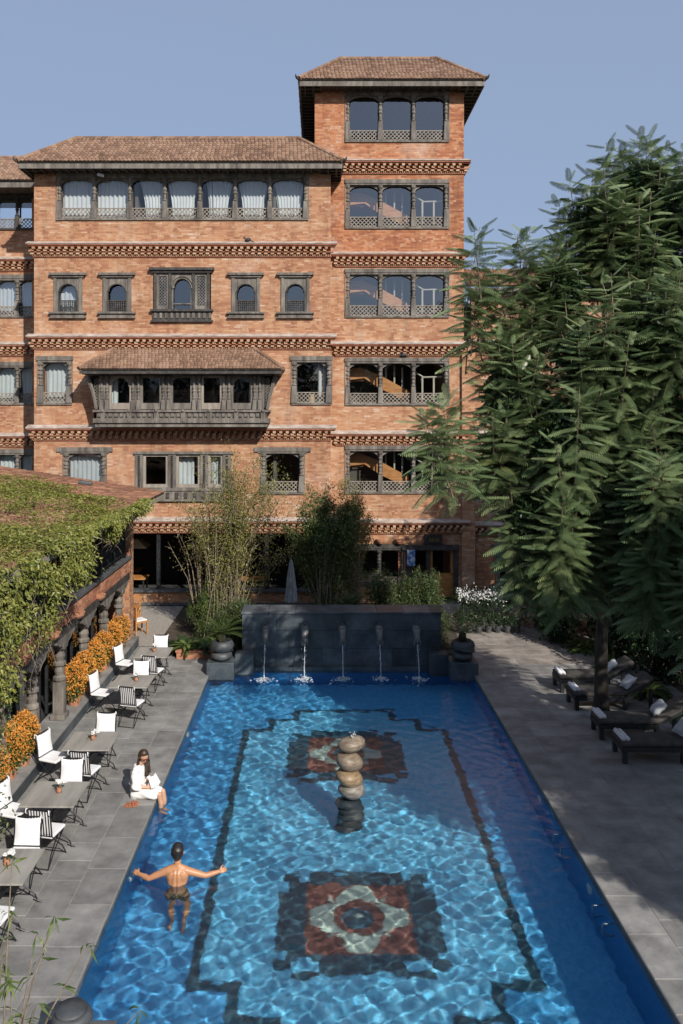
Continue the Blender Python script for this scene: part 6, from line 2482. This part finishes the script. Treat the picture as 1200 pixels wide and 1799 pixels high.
def shrub(name, label, base, stems, ell, nleaf, size, m, stemm='twig', category='shrub', long=False, group=None, sr=.014, spread=.12, bare=.35, updir=.3, cl=.16, z0=0):
    """stems fan from the base into an ellipsoid (cx,cy,cz,rx,ry,rz); leaves gather along their upper parts"""
    t = thing(name, label, category, (base[0], base[1], z0), group)
    cx, cy, cz, rx, ry, rz = ell
    ms = MB()
    LP = []
    for i in range(stems):
        v = rand_dirs(1, .25)[0] * rng.uniform(.35, 1) ** .6
        e = np.array([cx + v[0] * rx, cy + v[1] * ry, cz + v[2] * rz])
        b = np.array([base[0] + rng.normal() * spread, base[1] + rng.normal() * spread, z0])
        md_ = (b + e) / 2 + np.array([(e - b)[0] * -.12, (e - b)[1] * -.12, .12 * (e - b)[2]]) + rng.normal(size=3) * .08
        pts = [b, b * .5 + md_ * .5 + rng.normal(size=3) * .03, md_, md_ * .5 + e * .5 + rng.normal(size=3) * .05, e]
        r0 = sr * rng.uniform(.7, 1.3)
        ms.tube([tuple(p) for p in pts], [r0, r0 * .85, r0 * .65, r0 * .45, r0 * .15], 5, False)
        for q in range(4):
            t_ = rng.uniform(bare, 1)
            p = md_ * (1 - t_) + e * t_ if t_ > 0 else md_
            w = p + rand_dirs(1, updir)[0] * rng.uniform(.2, .5) * min(rx, rz) * .6
            ms.tube([tuple(p), tuple((p + w) / 2 + rng.normal(size=3) * .02), tuple(w)], [r0 * .35, r0 * .25, r0 * .1], 3, False)
            LP.append((p, w))
        LP.append((b * (1 - bare) + md_ * bare, md_))
        LP.append((md_, e))
        LP.append((md_, e))
    ms.build('stem', stemm, t, kind='stuff')
    k = rng.integers(0, len(LP), nleaf)
    A = np.array([p for p, _ in LP])[k]
    B = np.array([q for _, q in LP])[k]
    u = rng.random((nleaf, 1))
    P = A * (1 - u) + B * u + rng.normal(size=(nleaf, 3)) * cl * .6
    P[:, 2] = np.maximum(P[:, 2], z0 + .04)
    leaves('foliage', P, rand_dirs(nleaf, updir), size, m, t, long=long, kind='stuff')
    return t


# bare yellowish shrub, green shrub and bamboo behind the fountain wall
shrub('bare_shrub', 'tall bare-stemmed shrub with sparse yellow-green leaves left of the fountain wall', (-3.1, 26.3), 95, (-2.75, 26.6, 4.0, 2.35, .9, 2.4), 17000, .085, 'leaf_yellow', sr=.018, spread=.3, bare=.0, cl=.2)
shrub('bare_shrub', 'thin leafless sapling with pale branches in front of the restaurant opening', (-4.0, 26.9), 12, (-4.3, 27.0, 3.0, 1.0, .4, 1.3), 300, .07, 'leaf_yellow', sr=.024, spread=.06, bare=.3)
shrub('leaning_shrub', 'dense green shrub with a leaning trunk behind the middle of the fountain wall', (.2, 27.6), 80, (.15, 27.9, 3.0, 1.55, .8, 2.0), 20000, .10, 'leaf_green', sr=.028, spread=.14, bare=.2)
shrub('leaning_shrub', 'thin yellow-tipped shrub reaching up to the ground-floor stair windows', (1.2, 28.2), 30, (1.2, 28.3, 3.9, .95, .5, 1.4), 6000, .085, 'leaf_yellow', sr=.016, spread=.1, bare=.4)
for i, (x, y, rx, h, n, lb) in enumerate(((2.3, 26.9, .8, 1.9, 5200, 'feathery bamboo clump behind the right half of the fountain wall'),
                                       (3.4, 27.1, .75, 2.1, 4800, 'bamboo clump behind the right end of the fountain wall, beside the hotel door'),
                                       (1.0, 26.6, .6, 1.4, 2600, 'low fine-leaved bamboo behind the middle spout'))):
    shrub('bamboo_clump', lb, (x, y), 34, (x, y, h * .62, rx, .55, h * .5), int(n * 1.6), .17, 'leaf_bamboo', long=True, sr=.008, spread=.22, bare=.1, category='bamboo', group='bamboo clumps behind the fountain wall')
for i, (x, y, rx, h, m, sz, n, lb) in enumerate(((-3.7, 26.2, .8, 1.9, 'leaf_green', .13, 4200, 'leafy green bush left of the bare shrub'),
                                          (-2.7, 25.3, .8, 1.6, 'leaf_bamboo', .14, 4200, 'feathery green bush just left of the fountain wall'),
                                          (-3.9, 27.6, .7, 1.9, 'leaf_dark', .16, 2600, 'dark bush against the restaurant sill wall'),
                                          (-1.4, 25.6, .8, 1.2, 'leaf_dark', .12, 2600, 'low dark bush behind the left end of the fountain wall'),
                                          (.1, 26.0, .8, 1.0, 'leaf_dark', .12, 3000, 'dark bush behind the fountain wall below the parasol'),
                                          (3.7, 25.3, .5, 1.2, 'leaf_bamboo', .13, 1700, 'small bush behind the right end of the fountain wall'))):
    shrub('bush', lb, (x, y), 26, (x, y, h * .5, rx, .6, h * .5), int(n * 1.6), sz, m, long=sz > .12, sr=.01, spread=.25, bare=.05, category='bush', group='bushes round the fountain wall')


def strap_plant(name, label, loc, n, ln, m, category='plant', group=None, pot=None, droop=1.0, w=1.0, up=.8):
    t = thing(name, label, category, loc, group)
    x, y, z = loc
    P = np.tile(np.array([x, y, z]), (n, 1)) + rng.normal(size=(n, 3)) * .04
    V, F, Rv = [], [], []
    for i in range(n):
        a = rng.uniform(0, 6.28)
        L_ = ln * rng.uniform(.7, 1.15)
        e = rng.uniform(.25, 1) * up
        d = np.array([math.cos(a), math.sin(a), 0])
        s = np.array([-math.sin(a), math.cos(a), 0])
        ws = (.0, .7, 1, .8, .0)
        k = len(V)
        r_ = rng.random()
        for j, q in enumerate((0, .25, .5, .75, 1)):
            c = P[i] + d * L_ * q * math.cos(e) + np.array([0, 0, L_ * (q * math.sin(e) - droop * .45 * q * q)])
            V += [c - s * .032 * w * (ws[j] + .12), c + s * .032 * w * (ws[j] + .12)]
            Rv += [r_, r_]
        for j in range(4):
            F.append((k + 2 * j, k + 2 * j + 1, k + 2 * j + 3, k + 2 * j + 2))
    np_mesh('leaf', V, F, m, t, Rv, kind='stuff')
    if pot:
        MB().lathe([(.13, 0), (.19, .02), (.22, .26), (.24, .27), (.24, .3), (.2, .3), (.19, .24)], (x, y, z - .28), 14).build('pot', pot, t, smooth=False)
    return t


def cycad(loc, label, n=34):
    """palm-like cycad: stiff arching fronds with many fine leaflets"""
    t = thing('cycad', label, 'palm', loc, 'cycads in the snail pots')
    x, y, z = loc
    MB().lathe([(.09, -.12), (.12, .02), (.1, .14), (.03, .2)], loc, 10).build('stem', 'bark', t, smooth=True)
    for i in range(n):
        a = i * 2.4
        e = .15 + 1.1 * (i / n)
        L_ = .78 * rng.uniform(.85, 1.1)
        d = np.array([math.cos(a), math.sin(a), 0])
        s = np.array([-math.sin(a), math.cos(a), 0])
        V, F = [], []
        def C(q): return np.array([x, y, z + .12]) + d * L_ * q * math.cos(e * (1 - .3 * q)) + np.array([0, 0, L_ * (q * math.sin(e) - .3 * q * q)])
        for j in range(16):
            q = .12 + .86 * j / 15
            l_ = .2 * math.sin(math.pi * min(1, .15 + q * .85)) ** .7
            for sg in (-1, 1):
                b = C(q)
                tip = b + s * sg * l_ * .9 + d * l_ * .5 + np.array([0, 0, .05])
                k = len(V)
                V += [b, b + d * .016, tip]
                F.append((k, k + 1, k + 2))
        for j in range(5):
            k = len(V)
            b, c = C(j / 5), C((j + 1) / 5)
            V += [b - s * .005, b + s * .005, c]
            F.append((k, k + 1, k + 2))
        np_mesh('frond', V, F, 'leaf_green', t, np.full(len(V), rng.random()))
    return t


cycad((-2.8, 22.85, .95), 'green cycad growing in the snail pot left of the fountain wall')
cycad((4.1, 22.85, .95), 'shaded cycad growing in the snail pot right of the fountain wall', 26)
# planters at the end of the dining deck
trg = thing('clay_trough', 'terracotta trough at the far end of the left deck', 'planter', (-3.75, 24.25, 0))
tt = MB()
tt.box(-4.3, -3.2, 24.0, 24.45, 0, .2)
tt.box(-4.33, -3.17, 23.97, 24.48, .2, .25)
tt.build('trough', 'terracotta', trg)
strap_plant('leafy_plant', 'broad-leaved green plant in the clay trough, left one', (-4.05, 24.25, .26), 46, .62, 'leaf_green', w=1.7, group='plants in the clay trough')
strap_plant('leafy_plant', 'broad-leaved green plant in the clay trough, right one', (-3.5, 24.25, .26), 40, .6, 'leaf_dark', w=1.8, group='plants in the clay trough')
strap_plant('leafy_plant', 'arching dark plant behind the clay trough', (-4.3, 25.0, .1), 60, .9, 'leaf_dark', w=1.2)
strap_plant('leafy_plant', 'arching plant between the trough and the snail pot', (-3.25, 25.1, .1), 60, .95, 'leaf_green', w=1.2)
MB().lathe([(.14, 0), (.2, .1), (.21, .3), (.18, .34), (.15, .34)], (-3.15, 24.2, 0), 14).build('clay_jar', 'pot_grey', None, smooth=True, label='small grey jar between the clay trough and the pool plinth', category='jar')
# potted ferns on the planter sill in front of the tower
for i, x in enumerate((608, 622, 636, 650, 662)):
    X_ = (x - 561) * (YT - .6) / 1400
    strap_plant('potted_fern', f'fern in a pale pot on the brick sill, {["leftmost", "second from left", "middle", "second from right", "rightmost"][i]}', (X_, YT - .57, 1.08), 40, .42, 'leaf_green', pot='ledge', group='ferns on the brick sill', w=.6)
# strap plants, orchids and clipped pots right of the fountain
for i, (x, y, lb) in enumerate(((5.35, 28.6, 'spiky strap-leaved plant by the hotel door, left one'), (6.1, 28.9, 'spiky strap-leaved plant right of the hotel door, middle one'), (6.8, 28.6, 'spiky strap-leaved plant nearest the big tree'))):
    strap_plant('spiky_plant', lb, (x, y, .55), 110, 1.15, 'leaf_dark', group='spiky plants right of the hotel door', droop=.9, up=1.2)
t = thing('orchid_row', 'row of white orchids beyond the right end of the fountain wall', 'orchids', (5.6, 27.5, 0))
n = 520
P = np.stack([rng.uniform(4.75, 6.45, n), 27.4 + rng.normal(size=n) * .14, 1.15 + .14 * np.sin(rng.uniform(4.7, 6.5, n) * 9) + rng.normal(size=n) * .08], 1)
leaves('blossom', P, rand_dirs(n), .085, 'white_petal', t, kind='stuff')
n = 900
P = np.stack([rng.uniform(4.7, 6.5, n), 27.5 + rng.normal(size=n) * .15, rng.uniform(.3, 1.05, n)], 1)
leaves('foliage', P, rand_dirs(n, .3), .22, 'leaf_dark', t, long=True, kind='stuff')
for i in range(7):
    x = 4.75 + i * .32
    tp = thing('clipped_plant', 'small dark potted plant below the white orchids, ' + ['leftmost', 'second from the left', 'third from the left', 'middle', 'third from the right', 'second from the right', 'rightmost'][i], 'potted plant', (x, 26.9, 0), 'potted plants below the orchids')
    MB().lathe([(.08, 0), (.12, .22), (.13, .24), (.1, .24)], (x, 26.9, 0), 10).build('pot', 'pot_grey', tp)
    n = 160
    P = np.array([x, 26.9, .38]) + rng.normal(size=(n, 3)) * np.array([.08, .08, .09])
    leaves('foliage', P, rand_dirs(n, .3), .09, 'leaf_dark', tp, kind='stuff')

# flower bushes under the columns
FB = [(-6.0, 13.6, .5), (-6.0, 14.5, .5), (-6.05, 15.55, .48), (-6.0, 16.15, .42), (-5.98, 19.45, .42), (-5.98, 20.25, .42), (-6.0, 21.2, .45), (-6.0, 22.1, .36), (-6.02, 23.1, .42), (-6.02, 24.1, .4)]
FN = ['nearest, at the left edge of the picture', 'second nearest', 'third nearest, before the bare gap', 'fourth nearest, before the bare gap', 'first after the bare gap', 'second after the gap', 'third after the gap', 'third farthest', 'second farthest', 'farthest, next to the brick pier']
for (x, y, r), lb in zip(FB, FN):
    t = thing('orange_flower_bush', f'orange flowering bush on the kerb strip, {lb}', 'flowers', (x, y, .29), 'orange flower bushes along the kerb strip')
    MB().lathe([(.12, 0), (.17, .18), (.18, .2), (.14, .2)], (x, y, .291), 10).build('pot', 'terracotta', t)
    n = 1100
    v = rand_dirs(n) * (rng.random(n) ** .4)[:, None]
    P = np.array([x, y, .82]) + v * np.array([.27, r, .46])
    leaves('foliage', P, rand_dirs(n, .2), .085, 'leaf_green', t, kind='stuff')
    n = 1500
    v = rand_dirs(n, .25)
    v *= (rng.uniform(.82, 1.08, n))[:, None]
    P = np.array([x, y, .86]) + v * np.array([.28, r, .46])
    P = P[P[:, 2] > .62 + rng.normal(size=n) * .12]
    n = len(P)
    leaves('blossom', P, rand_dirs(n, .2) , .062, 'orange_petal', t, N=v[:n] * 0 + rng.normal(size=(n, 3)) * .5 + np.array([.5, -.6, .7]), kind='stuff')

# dark planting beyond and behind the loungers
def mass(name, label, c, r, n, size, m, category='hedge', long=False, group=None):
    t = thing(name, label, category, (c[0], c[1], 0), group)
    v = rand_dirs(n) * (rng.random(n) ** .33)[:, None]
    P = np.array(c) + v * np.array(r) * (1 + .18 * np.sin(v[:, :1] * 9 + v[:, 1:2] * 7))
    P[:, 2] = np.maximum(P[:, 2], .03)
    ms = MB()
    for i in range(7):
        a = rnd.uniform(0, 6.28)
        ms.tube([(c[0] + .15 * math.cos(a), c[1] + .15 * math.sin(a), 0), (c[0] + .5 * r[0] * math.cos(a), c[1] + .5 * r[1] * math.sin(a), c[2])], [.035, .015], 5)
    ms.build('stem', 'bark', t, kind='stuff')
    leaves('foliage', P, rand_dirs(n, .1), size, m, t, long=long, kind='stuff')
    return t


UM = [((8.0, 27.6, 2.1), (1.4, .9, 2.2), 5200, 'tall dark bush at the far end of the back terrace'), ((9.6, 26.6, 2.0), (1.3, 1.2, 2.0), 4200, 'tall dark bush behind the feathery trees, far right'),
      ((9.3, 24.2, 1.9), (1.1, 1.3, 2.1), 5600, 'dark bush right of the back terrace'), ((9.6, 22.2, 1.5), (1.0, .9, 1.7), 4600, 'dark bush behind the heads of the farthest loungers'),
      ((10.2, 20.2, 1.2), (1.0, 1.0, 1.3), 3000, 'dark bush behind the middle loungers'), ((10.6, 18.0, 1.2), (1.1, 1.1, 1.3), 3000, 'dark bush behind the nearest loungers'),
      ((7.7, 25.9, .8), (.6, 1.0, .9), 2000, 'low dark bush on the right side of the back terrace'), ((12.5, 23.0, 2.0), (1.6, 2, 2.1), 3600, 'large dark bush far right behind the loungers'),
      ((11.8, 28.5, 2.4), (2.2, 1.2, 2.4), 4200, 'large dark bush against the right wing of the hotel'), ((14.6, 26.5, 2.4), (2.2, 2, 2.4), 3000, 'large dark bush outside the right edge of the picture')]
for c, r, n, lb in UM:
    mass('bush', lb, c, r, n, .17, 'leaf_dark', 'bush', group='dark bushes on the right')
for i, (x, y) in enumerate(((8.55, 23.2), (8.65, 21.0), (8.8, 19.3), (8.3, 24.9))):
    strap_plant('arching_plant', f'arching green plant in the border behind the loungers, {["second farthest", "second nearest", "nearest", "farthest"][i]}', (x, y, .05), 70, .8, 'leaf_green', group='arching plants in the lounger border', w=1.3)

# young plant in the near left corner: sparse long drooping leaves on thin stems
t = thing('corner_sapling', 'thin sapling with sparse drooping leaves in the near left corner', 'sapling', (-2.3, 5.4, 0))
ms = MB()
LPn = []
for tip in ((-1.83, 5.5, 3.93), (-1.97, 5.55, 3.77), (-2.16, 5.45, 3.81), (-1.61, 5.5, 3.71), (-2.13, 5.5, 3.49), (-1.24, 5.5, 3.28), (-1.91, 5.4, 3.4), (-2.16, 5.6, 4.24)):
    tip = np.array(tip)
    b = np.array([-2.3, 5.4, 0])
    md_ = np.array([-2.2 + rng.normal() * .06, 5.4, tip[2] * .66])
    ms.tube([tuple(b), tuple(b * .4 + md_ * .6), tuple(md_), tuple(md_ * .4 + tip * .6 + np.array([0, 0, .1])), tuple(tip)], [.014, .011, .009, .006, .003], 5, False)
    LPn.append(tip)
    for q in (.45, .75):
        LPn.append(md_ * (1 - q) + tip * q + np.array([0, 0, .06]))
ms.build('stem', 'twig', t, kind='stuff')
P, D = [], []
for p in LPn:
    for k in range(rnd.randint(3, 6)):
        P.append(p + rng.normal(size=3) * .01)
        a = rng.uniform(0, 6.28)
        D.append((math.cos(a), math.sin(a), -.5 + rng.uniform(-.4, .5)))
leaves('leaf', P, D, .14, 'leaf_green', t, long=True, kind='stuff')
t = thing('corner_sapling', 'leafy branch at the very left edge of the picture beside the nearest table', 'sapling', (-4.2, 8.6, 0))
ms = MB()
P, D = [], []
for tip in ((-3.75, 9.0, 1.6), (-3.62, 8.9, 1.2), (-3.9, 9.2, 2.0), (-3.65, 8.7, .85), (-3.8, 9.1, 1.8)):
    tip = np.array(tip)
    ms.tube([(-4.2, 8.6, 0), tuple(np.array([-4.15, 8.7, tip[2] * .7])), tuple(tip)], [.016, .01, .004], 5, False)
    for k in range(14):
        P.append(tip + rng.normal(size=3) * .05)
        a = rng.uniform(0, 6.28)
        D.append((math.cos(a), math.sin(a), -.35))
ms.build('stem', 'twig', t, kind='stuff')
leaves('leaf', P, D, .22, 'leaf_green', t, long=True, kind='stuff')

# ---- what stands behind the camera: the hotel's other wing and garden trees (seen only as reflections)
ow = thing('garden_wing', 'brick wing of the hotel behind the viewpoint, seen only in reflections', 'building', (0, -6, 0))
MB().box(-14, 14, -12, -4.5, 0, 7.6).build('wall', 'brick_part', ow)
slope(ow, (-14.5, -4.0, 7.5), (14.5, -4.0, 7.5), (14.5, -8, 9.2), (-14.5, -8, 9.2), w=.6, l=.6)
for i, (x, y, h) in enumerate(((-12, -20, 13), (-4, -22, 14.5), (4, -20, 14), (12, -22, 13.5), (20, -18, 12), (-20, -18, 13))):
    mass('garden_tree', 'dark garden tree behind the viewpoint, ' + ['second from its left end', 'third from its left end', 'middle one over the brick wing', 'second from its right end', 'last at its right end', 'first at its left end'][i],
         (x, y, h * .6), (4.4, 3, h * .42), 2600, .7, 'leaf_dark', 'tree', group='garden trees behind the viewpoint')
for o in RECV:
    o.cycles.is_caustics_receiver = True
